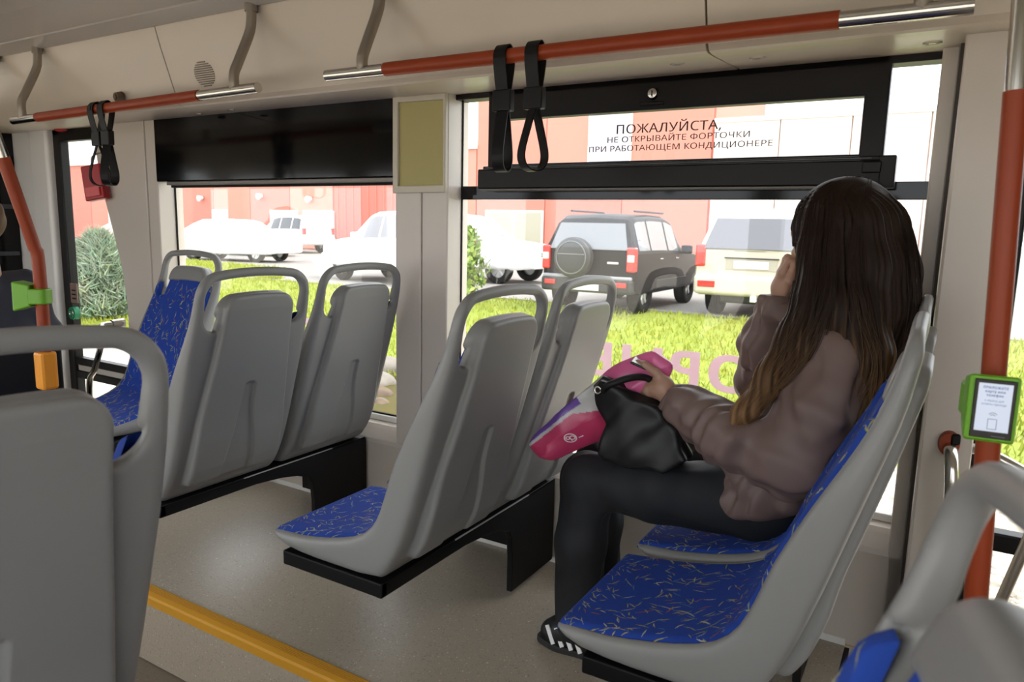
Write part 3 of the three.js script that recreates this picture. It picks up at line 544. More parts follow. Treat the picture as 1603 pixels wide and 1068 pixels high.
// ------------------------------------------------------------------ the red building
{
  const b = thing('red_building', 'long low building with red and salmon wall panels and pale windows across the parking area', 'building', [0, 0, 0]);
  const Z = -25, red = [lin(.62, .21, .155), lin(.64, .24, .175), lin(.60, .185, .135), lin(.66, .27, .20)].map((c) => std(c, { roughness: .65 }));
  const dark = std(lin(.52, .17, .13), { roughness: .75 }), cream = std(lin(.80, .66, .58), { roughness: .6 }), frame = std(lin(.85, .84, .8), { roughness: .5 }), pane = phy(lin(.30, .31, .34), { roughness: .12, clearcoat: .5 }), grille = std(lin(.50, .46, .50), { roughness: .5 });
  const R = std(lin(.3, .27, .26)), base = part('wall', box(-64, -18.1, -.4, 4.55, Z - 8, Z - .12, 0), red[0], b); part('wall', box(-18.1, -7.7, -.4, 7.6, Z - 8, Z - .12, 0), red[2], b); part('wall', box(-7.7, 1.5, -.4, 5.1, Z - 8, Z - .12, 0), cream, b);
  let i = 0;
  for (let x = -64; x < -26.8; x += 3.1) part('wall_panel', box(x, x + 3.07, -.2, 4.5, Z - .13, Z - .04 - (i % 2) * .008, .01), red[i++ % 4], base);
  part('brick_bay', box(-26.5, -22.3, -.2, 4.5, Z - .13, Z + .05, .02), dark, b);
  for (let k = 0; k < 9; k++) part('bay_rib', box(-26.4 + k * .5, -26.33 + k * .5, -.2, 4.5, Z + .04, Z + .085, .01), red[2], b);
  part('wall_panel', box(-22.2, -18.15, -.2, 4.5, Z - .13, Z - .03, .01), red[3], base);
  for (let x = -18.1; x < -8; x += 3.45) for (const [y0, y1] of [[-.2, 3.3], [3.33, 7.55]]) part('wall_panel', box(x, x + 3.42, y0, y1, Z - .13, Z - .03 - (i % 3) * .006, .01), red[i++ % 4], b);
  part('roof_edge', [box(-64, -18.1, 4.5, 4.68, Z - 8, Z + .1, .01), box(-18.1, -7.7, 7.55, 7.75, Z - 8, Z + .1, .01), box(-7.7, 1.5, 5.05, 5.2, Z - 8, Z + .08, .01)], frame, b);
  const win = (x0, x1, y0, y1, n = 2, glass = pane) => { const w = part('window', box(x0, x1, y0, y1, Z - .1, Z + .03, .01), frame, b); for (let k = 0; k < n; k++) { const a = lerp(x0, x1, k / n) + .08, c = lerp(x0, x1, (k + 1) / n) - .08; part('pane', box(a, c, y0 + .08, y1 - .08, Z + .02, Z + .045, 0), glass, w); } return w; };
  const pale = phy(lin(.62, .62, .60), { roughness: .2 });
  win(-31.4, -29.3, .2, 1.75, 2, pale); win(-28.9, -26.75, .2, 1.75, 2, pale); win(-36.2, -34.9, .2, 1.75, 1, pale); win(-41.2, -39.7, .2, 1.75, 1, pale); win(-46.5, -45, .2, 1.75, 1, pale); win(-52.5, -51, .2, 1.75, 1, pale);
  win(-17.6, -14.7, .1, 1.85, 2, phy(lin(.42, .40, .30), { roughness: .2 }));
  win(-13.0, -10.9, 2.35, 3.1, 1); win(-12.75, -10.9, 3.5, 5.9, 1, grille);
  for (let k = 0; k < 4; k++) part('cream_panel', box(-7.68 + k * 2.3, -5.42 + k * 2.3, -.2, 5.05, Z - .13, Z + .02, .01), cream, b);
  for (const [x, y] of [[-32, 2.5], [-28.3, 2.35], [-37, 2.4], [-10.35, 2.6]]) { const l = part('wall_lamp', cyl([x, y, Z + .02], [x, y - .04, Z + .28], .10, .17, 16), frame, b); part('lamp_bracket', box(x - .05, x + .05, y - .1, y + .12, Z - .05, Z + .05, .01), R, l); }
  const bb = thing('far_building', 'pale grey building far off beyond the front door glass', 'building', [0, 0, 0]);
  part('wall', box(-125, -66, -.4, 3.1, -34, -26, 0), std(lin(.62, .33, .27), { roughness: .7 }), bb); part('wall_band', box(-125, -66, 3.1, 4.1, -34, -25.9, 0), std(lin(.55, .55, .56)), bb); part('wall_base', box(-125, -66, 4.1, 5.6, -34, -25.95, 0), std(lin(.62, .25, .19)), bb); part('upper_wall', box(-125, -66, 5.6, 9.5, -34, -25.9, 0), std(lin(.8, .8, .8)), bb);
  for (let k = 0; k < 8; k++) part('window', box(-122 + k * 7, -117.5 + k * 7, 7.0, 8.2, -25.92, -25.85, 0), pane, bb);
}
// ------------------------------------------------------------------ parked cars: lofted bodies; x runs from tail (0) to nose (L)
function car(name, label, o) {
  const t = thing(name, label, 'car', o.pos); t.rotation.y = o.turn;
  const S = o.stations, ringAt = (u) => { // station u in [0, S.length - 1] -> interpolated
    const i = Math.min(S.length - 2, Math.floor(u)), k = u - i, a = S[i], b = S[i + 1]; return a.map((v, n) => v + (b[n] - v) * k); };
  // station: [x, ybottom, ybelt, ytop, wbottom, wbelt, wtop, rake]
  const pt = (u, v, off = 0) => { // v 0..1 from sill up over the side to the roof's middle
    const [x, yb, ye, yt, wb, we, wt, rk] = ringAt(u);
    const K = [[0, wb * .93, yb], [.08, wb, yb + .06], [.30, we + .012, lerp(yb, ye, .45)], [.5, we, ye], [.54, we - .012, ye + .02 * Math.min(1, (yt - ye) * 4)], [.80, wt + .03, yt - .07 * Math.min(1, (yt - ye) * 4)], [.87, wt - .05, yt - .012], [1, 0, yt + .012]];
    let i = 0; while (i < K.length - 2 && v > K[i + 1][0]) i++;
    const a = K[i], b = K[i + 1], s = (v - a[0]) / (b[0] - a[0]), w = lerp(a[1], b[1], s), y = lerp(a[2], b[2], s);
    return [x + rk * clamp((y - ye) / Math.max(.05, yt - ye), 0, 1), y + (v > .85 ? off : 0), w + (v <= .85 ? off : 0)];
  };
  const VS = [0, .04, .08, .16, .3, .4, .5, .54, .62, .7, .8, .83, .87, .93, 1], n = S.length - 1, nu = n * 3;
  const half = (sgn) => { const g = grid(nu, VS.length - 1, (i, j) => { const p = pt(i * n, VS[Math.round(j * (VS.length - 1))]); return [p[0], p[1], p[2] * sgn]; }); if (sgn < 0) { const ix = g.index.array; for (let k = 0; k < ix.length; k += 3) { const q = ix[k]; ix[k] = ix[k + 1]; ix[k + 1] = q; } g.computeVertexNormals(); } return g; };
  const cap = (u) => grid(8, VS.length - 1, (i, j) => { const p = pt(u, VS[Math.round(j * (VS.length - 1))]); return [p[0], p[1], p[2] * (i * 2 - 1) * (u ? -1 : 1)]; });
  const floorG = grid(nu, 1, (i, j) => { const p = pt(i * n, 0); return [p[0], p[1], p[2] * (j * 2 - 1)]; });
  part('body', merge([half(1), half(-1), cap(0), cap(n), floorG]), o.paint, t);
  const gl = o.glass ?? M.carGlass;
  for (const [a, b, v0, v1] of o.sideWindows) for (const s of [1, -1]) { const g = grid(6, 4, (i, j) => { const p = pt(lerp(a, b, i), lerp(v0, v1, j), .006); return [p[0], p[1], p[2] * s]; }); if (s < 0) { const ix = g.index.array; for (let k = 0; k < ix.length; k += 3) { const q = ix[k]; ix[k] = ix[k + 1]; ix[k + 1] = q; } g.computeVertexNormals(); } part('side_window', g, gl, t); }
  for (const [u0, u1, wv, name2] of o.screens ?? []) part(name2, grid(10, 8, (i, j) => { const p = pt(lerp(u0, u1, j), 1, .012), q = pt(lerp(u0, u1, j), .80, .0); return [p[0] + (u0 > n / 2 ? .004 : -.004), lerp(p[1], q[1], Math.abs(i * 2 - 1)) + .003, q[2] * wv * (i * 2 - 1) * (u0 > n / 2 ? -1 : 1)]; }), gl, t);
  for (const [x, r] of o.wheels) for (const s of [1, -1]) {
    const w = part('wheel', new THREE.LatheGeometry([[r * .58, -.10], [r * .94, -.105], [r, -.075], [r, .075], [r * .94, .105], [r * .62, .10], [r * .60, .06], [r * .58, -.10]].map((p) => new THREE.Vector2(...p)), 28).rotateX(Math.PI / 2).translate(x, r, s * (o.track - .02)), M.rubber, t);
    const f = [new THREE.CylinderGeometry(r * .60, r * .60, .03, 24).rotateX(Math.PI / 2).translate(0, 0, s * .03), new THREE.CylinderGeometry(r * .16, r * .16, .06, 16).rotateX(Math.PI / 2).translate(0, 0, s * .06)];
    for (let k = 0; k < 5; k++) f.push(box(-.035, .035, .05, r * .58, .045, .075, .01).applyMatrix4(new THREE.Matrix4().makeScale(1, 1, s)).rotateZ(k / 5 * 6.2832));
    part('rim', merge(f).translate(x, r, s * (o.track - .02)), M.alloy, w);
    part('wheel_arch', new THREE.TorusGeometry(r * 1.13, .035, 8, 24, Math.PI).translate(x, r * 1.02, s * (o.track + .03)), o.arch ?? o.paint, t);
  }
  for (const [nm, mt, ...bs] of o.bits ?? []) for (const q of bs) part(nm, box(...q), mt, t);
  for (const s of [1, -1]) if (o.mirror) part('mirror', box(o.mirror[0] - .06, o.mirror[0] + .05, o.mirror[1], o.mirror[1] + .16, s * o.mirror[2], s * (o.mirror[2] + .20), .03), o.mirrorMat ?? o.paint, t);
  t.userData.pt = undefined; return t;
}
M.carGlass = phy(lin(.06, .065, .075), { roughness: .06, clearcoat: .6, clearcoatRoughness: .03 });
M.skyGlass = phy(lin(.16, .17, .19), { roughness: .06, clearcoat: .8, clearcoatRoughness: .03 });
M.alloy = std(lin(.62, .62, .63), { metalness: .6, roughness: .32 });
M.tail = phy(lin(.62, .03, .02), { roughness: .2, clearcoat: .6 });
M.plate = std(lin(.82, .82, .80), { roughness: .5 });
M.carWhite = phy(lin(.82, .82, .81), { roughness: .3, clearcoat: .8, clearcoatRoughness: .06 });
M.carDark = phy(lin(.009, .007, .0075), { roughness: .4, specularIntensity: .45 });
M.carSilver = phy(lin(.60, .55, .47), { roughness: .3, clearcoat: .8, clearcoatRoughness: .06, metalness: .25 });
M.trim = std(lin(.035, .034, .036), { roughness: .6 });
M.lampWhite = phy(lin(.85, .84, .8), { roughness: .15, clearcoat: .6 });
const gy = (z) => gh(z);
{ // the dark off-roader with its spare wheel
  const t = car('offroad_car', 'dark small off-road car with a covered spare wheel on its tailgate', { glass: M.skyGlass,
    pos: [-5.08, gy(-10) , -8.85], turn: Math.PI / 2, paint: M.carDark, track: .72, arch: M.trim, mirror: [2.45, .98, .80],
    stations: [[0, .40, .98, 1.10, .78, .80, .76, 0], [.04, .36, 1.0, 1.56, .82, .83, .62, .16], [.35, .34, 1.0, 1.64, .84, .84, .63, .02], [1.0, .33, 1.0, 1.67, .84, .84, .64, 0], [1.75, .33, .99, 1.66, .84, .84, .63, 0], [2.15, .33, .98, 1.60, .84, .84, .62, -.02], [2.72, .33, .98, 1.06, .84, .83, .70, -.05], [3.3, .34, .94, 1.0, .83, .82, .68, 0], [3.62, .36, .86, .90, .80, .78, .62, 0], [3.72, .42, .74, .78, .74, .72, .55, 0]],
    sideWindows: [[1.55, 2.55, .56, .78], [2.65, 3.75, .56, .78], [3.85, 5.05, .56, .78]], wheels: [[.62, .35], [3.03, .35]],
    bits: [['bumper', M.trim, [-.10, .14, .36, .60, -.82, .82, .05]], ['bumper_step', std(lin(.30, .30, .33), { roughness: .4 }), [-.085, .10, .58, .645, -.80, .80, .03]], ['reflector', M.tail, [-.115, -.08, .47, .55, -.74, -.54, .01], [-.115, -.08, .47, .55, .54, .74, .01]],
      ['rear_lamp', M.tail, [-.035, .10, .72, 1.12, .69, .845, .03], [-.035, .10, .72, 1.12, -.845, -.69, .03]], ['lamp_lens', M.lampWhite, [-.045, .0, .88, 1.0, .71, .83, .02], [-.045, .0, .88, 1.0, -.83, -.71, .02]],
      ['roof_rail', M.trim, [.5, 1.9, 1.69, 1.725, .56, .60, .012], [.5, 1.9, 1.69, 1.725, -.60, -.56, .012]], ['side_cladding', M.trim, [1.0, 2.66, .40, .56, .83, .865, .01], [1.0, 2.66, .40, .56, -.865, -.83, .01]],
      ['door_handle', M.chrome, [1.12, 1.26, .90, .93, .845, .87, .01], [1.95, 2.1, .90, .93, .845, .87, .01]], ['badge', M.chrome, [-.03, .0, .84, .88, .36, .56, .006]], ['plate', M.plate, [-.12, -.09, .40, .50, -.26, .26, .004]]],
  });
  part('rear_window', grid(10, 6, (u, v) => { const z = (u * 2 - 1) * lerp(.70, .58, v); return [-.012 + .150 * v - .014 * (1 - (u * 2 - 1) ** 2), lerp(1.07, 1.50, v), -z]; }), M.skyGlass, t);
  const sw = part('spare_wheel', new THREE.LatheGeometry([[0, .125], [.16, .12], [.25, .108], [.315, .085], [.335, .05], [.335, -.05], [.31, -.085], [.0, -.085]].map((p) => new THREE.Vector2(...p)), 36).rotateZ(Math.PI / 2).translate(-.12, .93, -.20), std(lin(.03, .03, .032), { roughness: .45 }), t, 'round spare wheel cover');
  part('cover_ridge', [new THREE.TorusGeometry(.265, .010, 8, 40).rotateY(Math.PI / 2).translate(-.23, .93, -.20), box(-.25, -.23, .975, .995, -.44, .04, .006)], std(lin(.14, .14, .145), { roughness: .35 }), sw);
}
{ // pale beige off-roader seen square from behind
  const t = car('estate_car', 'pale beige off-road estate car seen square from behind, beside the woman', {
    pos: [-2.62, gy(-10), -9.65], turn: Math.PI / 2, paint: M.carSilver, track: .76, mirror: [2.9, 1.1, .86],
    stations: [[0, .42, 1.0, 1.12, .84, .86, .80, 0], [.04, .38, 1.06, 1.68, .88, .89, .66, .20], [.4, .36, 1.06, 1.77, .9, .9, .68, .04], [1.2, .35, 1.05, 1.80, .9, .9, .69, 0], [2.3, .35, 1.04, 1.77, .9, .9, .68, 0], [2.7, .35, 1.03, 1.70, .9, .9, .66, -.02], [3.3, .35, 1.03, 1.12, .9, .89, .74, -.05], [4.1, .36, .98, 1.04, .88, .87, .7, 0], [4.5, .4, .8, .84, .8, .78, .6, 0]],
    sideWindows: [[1.5, 2.55, .56, .78], [2.6, 3.6, .56, .78], [3.7, 5.0, .56, .78]], wheels: [[.85, .37], [3.55, .37]],
    bits: [['bumper', phy(lin(.62, .57, .49), { roughness: .4 }), [-.13, .14, .40, .72, -.88, .88, .07]], ['reflector', M.tail, [-.145, -.10, .52, .62, -.80, -.52, .01], [-.145, -.10, .52, .62, .52, .80, .01]], ['rear_lamp', M.tail, [-.03, .12, .84, 1.20, .73, .895, .03], [-.03, .12, .84, 1.20, -.895, -.73, .03]],
      ['plate_recess', std(lin(.42, .38, .32), { roughness: .5 }), [-.012, .03, .80, 1.0, -.40, .40, .01]], ['plate', M.plate, [-.03, -.008, .83, .95, -.27, .27, .004]], ['handle_bar', M.trim, [-.03, 0, .985, 1.005, -.42, .42, .006]], ['roof_rail', M.alloy, [.5, 2.4, 1.82, 1.86, .60, .64, .015], [.5, 2.4, 1.82, 1.86, -.64, -.60, .015]], ['wiper', M.trim, [.0, .02, 1.10, 1.115, -.28, .22, .004]], ['muffler', M.trim, [.1, .7, .26, .40, -.5, .5, .05]], ['tow_hook', M.plate, [-.16, -.05, .32, .42, .05, .14, .01]]],
  });
  part('rear_window', grid(10, 6, (u, v) => { const z = (u * 2 - 1) * lerp(.76, .62, v); return [-.03 + .19 * v - .014 * (1 - (u * 2 - 1) ** 2), lerp(1.14, 1.62, v), -z]; }), phy(lin(.13, .13, .155), { roughness: .12, clearcoat: .4 }), t);
}
const suvW = (L) => ({ paint: M.carWhite, track: .76, mirror: [2.75, 1.04, .85], glass: phy(lin(.22, .22, .25), { roughness: .08, clearcoat: .6 }),
  stations: [[0, .45, .95, 1.0, .8, .82, .7, 0], [.06, .38, 1.02, 1.60, .86, .88, .64, .22], [.5, .36, 1.03, 1.70, .9, .9, .66, .04], [1.3, .35, 1.03, 1.73, .9, .9, .67, 0], [2.1, .35, 1.02, 1.70, .9, .9, .66, 0], [2.5, .35, 1.01, 1.62, .9, .9, .64, -.03], [3.25, .35, 1.0, 1.10, .9, .88, .72, -.05], [4.1, .36, .94, 1.0, .88, .86, .68, 0], [4.5, .4, .82, .86, .82, .8, .6, 0], [4.6, .45, .68, .72, .74, .72, .5, 0]],
  sideWindows: [[1.4, 2.45, .56, .78], [2.55, 3.55, .56, .78], [3.65, 4.9, .56, .78]], screens: [[5.12, 5.92, .94, 'windscreen']], wheels: [[.85, .38], [3.6, .38]],
  bits: [['bumper', M.carWhite, [-.10, .16, .42, .72, -.86, .86, .06], [4.48, 4.68, .40, .66, -.78, .78, .06]], ['rear_lamp', M.tail, [-.02, .1, .85, 1.15, .70, .88, .03], [-.02, .1, .85, 1.15, -.88, -.70, .03]], ['head_lamp', M.lampWhite, [4.42, 4.60, .72, .84, .5, .76, .03], [4.42, 4.60, .72, .84, -.76, -.5, .03]], ['grille', M.trim, [4.585, 4.625, .70, .725, -.4, .4, .006], [4.585, 4.625, .76, .785, -.4, .4, .006]]] });
car('white_car', 'white off-road car parked side on, its bonnet ending behind the dark car', { ...suvW(), pos: [-13.05, gy(-14), -13.95], turn: -.02 });
car('white_car', 'white off-road car turned towards the left, partly hidden by the middle pillar', { ...suvW(), pos: [-9.75, gy(-12), -11.5], turn: Math.PI - .17 }).scale.x = .85;
const hatch = (k) => ({ paint: k, track: .70, mirror: [2.6, .9, .8], glass: phy(lin(.30, .31, .33), { roughness: .08, clearcoat: .6 }),
  stations: [[0, .4, .86, .9, .74, .76, .62, 0], [.1, .32, .92, 1.02, .80, .82, .66, .1], [.55, .28, .92, 1.28, .84, .85, .56, .1], [1.1, .26, .92, 1.44, .86, .86, .58, 0], [1.9, .26, .91, 1.46, .86, .86, .58, 0], [2.35, .26, .90, 1.38, .86, .86, .56, -.03], [3.05, .27, .88, .96, .86, .84, .68, -.05], [3.8, .28, .78, .83, .84, .82, .62, 0], [4.25, .34, .62, .66, .74, .72, .5, 0]],
  sideWindows: [[1.9, 2.75, .57, .78], [2.85, 3.75, .57, .78], [3.85, 4.9, .57, .78]], screens: [[5.1, 5.9, .94, 'windscreen'], [1.2, 2.2, .94, 'rear_window']], wheels: [[.78, .31], [3.35, .31]],
  bits: [['rear_lamp', M.tail, [-.01, .16, .70, .88, .52, .80, .03], [-.01, .16, .70, .88, -.80, -.52, .03]], ['head_lamp', M.lampWhite, [4.08, 4.24, .58, .68, .4, .70, .03], [4.08, 4.24, .58, .68, -.70, -.4, .03]], ['plate', M.plate, [-.02, .01, .6, .7, -.26, .26, .004]]] });
car('white_saloon', 'white low saloon car nearest the grass beyond the left window', { ...hatch(M.carWhite), pos: [-23.7, gy(-16), -14.6], turn: .25 });
car('white_hatchback', 'white hatchback behind the saloon, with dark windows', { ...hatch(M.carWhite), glass: M.carGlass, pos: [-27.2, gy(-20), -18.2], turn: .10 });
car('white_hatchback', 'white car with a tall roof at the right of the far row', { ...suvW(), glass: M.carGlass, pos: [-24.6, gy(-22), -21.9], turn: Math.PI - .12 });
car('pink_car', 'pale pinkish car at the left end of the far row', { ...hatch(phy(lin(.72, .5, .46), { roughness: .3, clearcoat: .7 })), pos: [-38.5, gy(-22), -20.5], turn: .2 });
car('blue_car', 'pale blue car parked beyond the conifer at the front door', { ...hatch(phy(lin(.34, .36, .42), { roughness: .3, clearcoat: .7 })), pos: [-29.5, gy(-13), -11.9], turn: 2.8 });
// ------------------------------------------------------------------ bushes
function shrub(name, label, x, z, w, h, c1, n, needle) {
  const t = thing(name, label, 'shrub', [x, gh(z), z]);
  part('stem', [cyl([0, 0, 0], [.02, h * .6, 0], .05, .015, 10), ...[...Array(9)].map((_, i) => cyl([0, h * (.1 + i * .06), 0], [Math.cos(i * 2.4) * w * .3, h * (.25 + i * .07), Math.sin(i * 2.4) * w * .3], .016, .006, 6))], std(lin(.12, .08, .05)), t);
  const g = needle ? new THREE.ConeGeometry(.012, .20, 4).translate(0, .10, 0) : new THREE.CircleGeometry(.05, 6).scale(.5, 1, 1).translate(0, .05, 0);
  const im = new THREE.InstancedMesh(g, phy(c1, { roughness: .8, side: THREE.DoubleSide }), n), m = new THREE.Matrix4(), q = new THREE.Quaternion(), c = new THREE.Color();
  for (let i = 0; i < n; i++) {
    const a = rr(0, 6.283), y = Math.pow(rnd(), .8), lump = 1 + .22 * Math.sin(a * 3 + y * 9) + .12 * Math.sin(a * 7 - y * 14), rad = w * .5 * lump * Math.sqrt(Math.max(0, needle ? Math.min(1, (1 - y) * 1.35) * Math.min(1, y * 5 + .45) : 1 - (y * 2 - 1) ** 2 * .85)) * Math.sqrt(rr(.35, 1));
    q.setFromEuler(new THREE.Euler(rr(-1.1, 1.1), a, rr(-1.1, 1.1))); const s = rr(.7, 1.5); m.compose(V(Math.cos(a) * rad, y * h + .04, Math.sin(a) * rad), q, V(s, s, s)); im.setMatrixAt(i, m);
    const k = rr(.6, 1.35); im.setColorAt(i, c.setRGB(k * rr(.85, 1.15), k, k * rr(.85, 1.1)));
  }
  im.name = numbered('foliage'); im.userData = { kind: 'stuff' }; cast(im); t.add(im); return t;
}
shrub('conifer_bush', 'round blue-green conifer bush seen through the front door glass', -12.55, -5.0, 1.15, 1.35, lin(.26, .33, .24), 5200, true);
shrub('leafy_bush', 'light green leafy bush behind the left edge of the right window', -7.75, -8.9, 1.0, 1.35, lin(.28, .38, .10), 2600, false);
// ------------------------------------------------------------------ people: bodies as smooth fields over tapered bones
const bone = (a, b) => { const [ax, ay, az, ar] = a, [bx, by, bz, br] = b, dx = bx - ax, dy = by - ay, dz = bz - az, L = dx * dx + dy * dy + dz * dz || 1e-9; return (x, y, z) => { const t = Math.min(1, Math.max(0, ((x - ax) * dx + (y - ay) * dy + (z - az) * dz) / L)); return Math.hypot(x - ax - dx * t, y - ay - dy * t, z - az - dz * t) - (ar + (br - ar) * t); }; };
const chain = (pts) => pts.slice(1).map((p, i) => bone(pts[i], p));
const blend = (list, k) => (x, y, z) => { let d = list[0](x, y, z); for (let i = 1; i < list.length; i++) d = smin(d, list[i](x, y, z), k); return d; };
const ell = (cx, cy, cz, rx, ry, rz) => (x, y, z) => { const a = (x - cx) / rx, b = (y - cy) / ry, c = (z - cz) / rz, k = Math.hypot(a, b, c); return (k - 1) * Math.min(rx, ry, rz) * (k > 1 ? 1 : 1); };
const skin = phy(lin(.40, .235, .165), { roughness: .5, sheen: .2, sheenColor: lin(.5, .25, .2) });
// head in its own frame: +X is where the face looks, +Z the left ear, origin at the skull's centre
function headField() {
  const skull = ell(-.012, .02, 0, .098, .105, .078), jaw = bone([.025, -.055, 0, .052], [.062, -.088, 0, .026]), cheek = [bone([.045, -.02, .035, .036], [.055, -.06, .022, .026]), bone([.045, -.02, -.035, .036], [.055, -.06, -.022, .026])];
  const brow = bone([.078, .022, .03, .016], [.078, .022, -.03, .016]), nose = [bone([.084, .012, 0, .009], [.107, -.026, 0, .0115]), bone([.092, -.032, .010, .008], [.092, -.032, -.010, .008])], lips = [bone([.088, -.056, .016, .0065], [.088, -.056, -.016, .0065]), bone([.086, -.067, .013, .008], [.086, -.067, -.013, .008])], chin = bone([.078, -.095, .008, .016], [.078, -.095, -.008, .016]);
  const ears = [1, -1].map((s) => bone([-.005, .005, s * .077, .014], [-.002, -.03, s * .072, .010])), eyes = [1, -1].map((s) => bone([.084, .002, s * .030, .014], [.080, .002, s * .036, .012]));
  const base = blend([skull, jaw, ...cheek, brow, chin], .03), soft = blend([...nose, ...lips], .008);
  return (x, y, z) => { let d = smin(base(x, y, z), soft(x, y, z), .014); for (const e of eyes) d = smax(d, -(e(x, y, z) + .003), .012); for (const e of ears) d = smin(d, e(x, y, z), .008); const m = Math.hypot((x - .1) / 1.4, (y + .0615) * 2.2, z * .55) - .010; return smax(d, -m, .006); };
}
const HEAD = headField();
function headMesh(at, yaw, pitch, roll) {
  const g = sdfMesh(HEAD, [-.13, -.135, -.115], [.14, .145, .115], 84);
  g.rotateZ(pitch).rotateX(roll).rotateY(yaw).translate(...at); return g;
}
const eyeball = (s, at, yaw, pitch) => new THREE.SphereGeometry(.0125, 16, 12).translate(.072, .002, s * .031).rotateZ(pitch).rotateY(yaw).translate(...at);
// hand from finger chains
function handGeo(list, k, lo, hi, n = 72) { const palm = blend(list.palm, .012), fs = list.fingers.map((f) => blend(chain(f), .004)); return sdfMesh((x, y, z) => { let d = palm(x, y, z); let m = 1e9; for (const f of fs) m = Math.min(m, f(x, y, z)); return smin(d, m, k); }, lo, hi, n); }
{
  const p = thing('person', 'seated woman with long brown hair in a taupe jacket, one hand at her mouth', 'person', [0, 0, 0]);
  const HC = [-.224, 1.130, .238], yaw = Math.PI + .0 - .42;                     // faces the front of the bus, turned a little to the window
  // skin: head, neck, both hands, one mesh
  const neck = sdfMesh(blend([bone([-.205, 1.09, .242, .052], [-.185, .93, .245, .062])], .02), [-.29, .88, .15], [-.10, 1.12, .33], 44);
  // left hand closes on the bag handle and the phone
  const LW = [-.545, .722, .392, .027];
  const left = handGeo({
    palm: [bone([-.545, .722, .392, .025], [-.575, .752, .388, .027]), bone([-.575, .752, .388, .026], [-.612, .765, .372, .017]), bone([-.575, .752, .388, .026], [-.608, .742, .392, .017])],
    fingers: [
      [[-.610, .772, .366, .0100], [-.642, .776, .350, .0092], [-.648, .757, .335, .0085], [-.630, .742, .334, .0078]],
      [[-.612, .764, .374, .0100], [-.646, .762, .362, .0094], [-.652, .741, .348, .0086], [-.632, .728, .345, .0078]],
      [[-.610, .752, .384, .0096], [-.640, .747, .374, .0090], [-.645, .727, .361, .0083], [-.626, .716, .356, .0075]],
      [[-.604, .742, .392, .0088], [-.629, .733, .385, .0080], [-.631, .716, .373, .0074], [-.616, .708, .367, .0068]],
      [[-.565, .765, .392, .0130], [-.592, .792, .398, .0112], [-.622, .806, .396, .0098], [-.645, .808, .388, .0085]]],
  }, .010, [-.69, .67, .30], [-.51, .84, .44], 88);
  // right hand: a loose fist against the lips
  const right = handGeo({
    palm: [bone([-.352, .965, .170, .024], [-.350, 1.005, .172, .024]), bone([-.350, 1.005, .172, .022], [-.352, 1.040, .160, .016]), bone([-.350, 1.005, .172, .022], [-.346, 1.040, .188, .016])],
    fingers: [
      [[-.346, 1.042, .196, .0098], [-.334, 1.072, .200, .0092], [-.312, 1.068, .202, .0085], [-.310, 1.050, .200, .0078]],
      [[-.350, 1.046, .182, .0100], [-.340, 1.080, .184, .0094], [-.318, 1.076, .186, .0086], [-.314, 1.056, .186, .0078]],
      [[-.354, 1.044, .168, .0096], [-.346, 1.076, .168, .0090], [-.326, 1.072, .168, .0083], [-.322, 1.054, .168, .0075]],
      [[-.356, 1.036, .154, .0088], [-.352, 1.062, .152, .0080], [-.336, 1.058, .152, .0074], [-.332, 1.044, .152, .0068]],
      [[-.340, .995, .190, .0125], [-.328, 1.022, .204, .0108], [-.322, 1.048, .208, .0095], [-.318, 1.066, .206, .0085]]],
  }, .010, [-.41, .92, .12], [-.27, 1.12, .24], 80);
  const body = part('body', merge([headMesh(HC, yaw, -.10, 0), neck, left, right]), skin, p);
  part('eye', merge([eyeball(1, HC, yaw, -.10), eyeball(-1, HC, yaw, -.10)]), phy(lin(.5, .48, .46), { roughness: .2 }), body);
  part('nail', [[-.646, .8125, .3895], [-.3265, 1.083, .1845]].map(([x, y, z]) => new THREE.SphereGeometry(.006, 10, 8).scale(1.2, .4, 1).translate(x, y, z)), phy(lin(.55, .33, .28), { roughness: .25 }), body);
  // jacket
  const torso = [ // pairs of parallel bones give the trunk its width
    ...[.165, .245, .325].flatMap((z) => chain([[-.335, .50, z + (z - .245) * .15, .105], [-.29, .63, z, .108], [-.215, .79, z, .108], [-.185, .885, z, .075]])),
    bone([-.165, .905, .245, .07], [-.165, .878, .390, .064]), bone([-.175, .905, .245, .07], [-.20, .888, .105, .062])];
  const armL = chain([[-.160, .868, .402, .070], [-.200, .76, .446, .073], [-.245, .640, .455, .072], [-.40, .672, .430, .068], [-.515, .708, .402, .052], [-.545, .722, .394, .040]]);
  const armR = chain([[-.205, .880, .098, .070], [-.30, .80, .075, .066], [-.395, .735, .090, .062], [-.385, .84, .130, .060], [-.360, .945, .163, .046], [-.355, .968, .168, .036]]);
  const trunk = blend(torso, .06), sl = blend(armL, .035), sr = blend(armR, .035);
  const collar = (x, y, z) => Math.hypot(Math.hypot(x + .190, z - .245) - .066, (y - .945 - (x + .19) * .25) * .8) - .026;
  const folds = (x, y, z) => .0052 * Math.sin(38 * (x * .8 + y * .5) + 5 * Math.sin(17 * z + 9 * y)) + .0036 * Math.sin(66 * (x - y * .6) + 6 * Math.sin(23 * z + 11 * x)) + .002 * Math.sin(90 * y + 30 * x + 4 * Math.sin(40 * z));
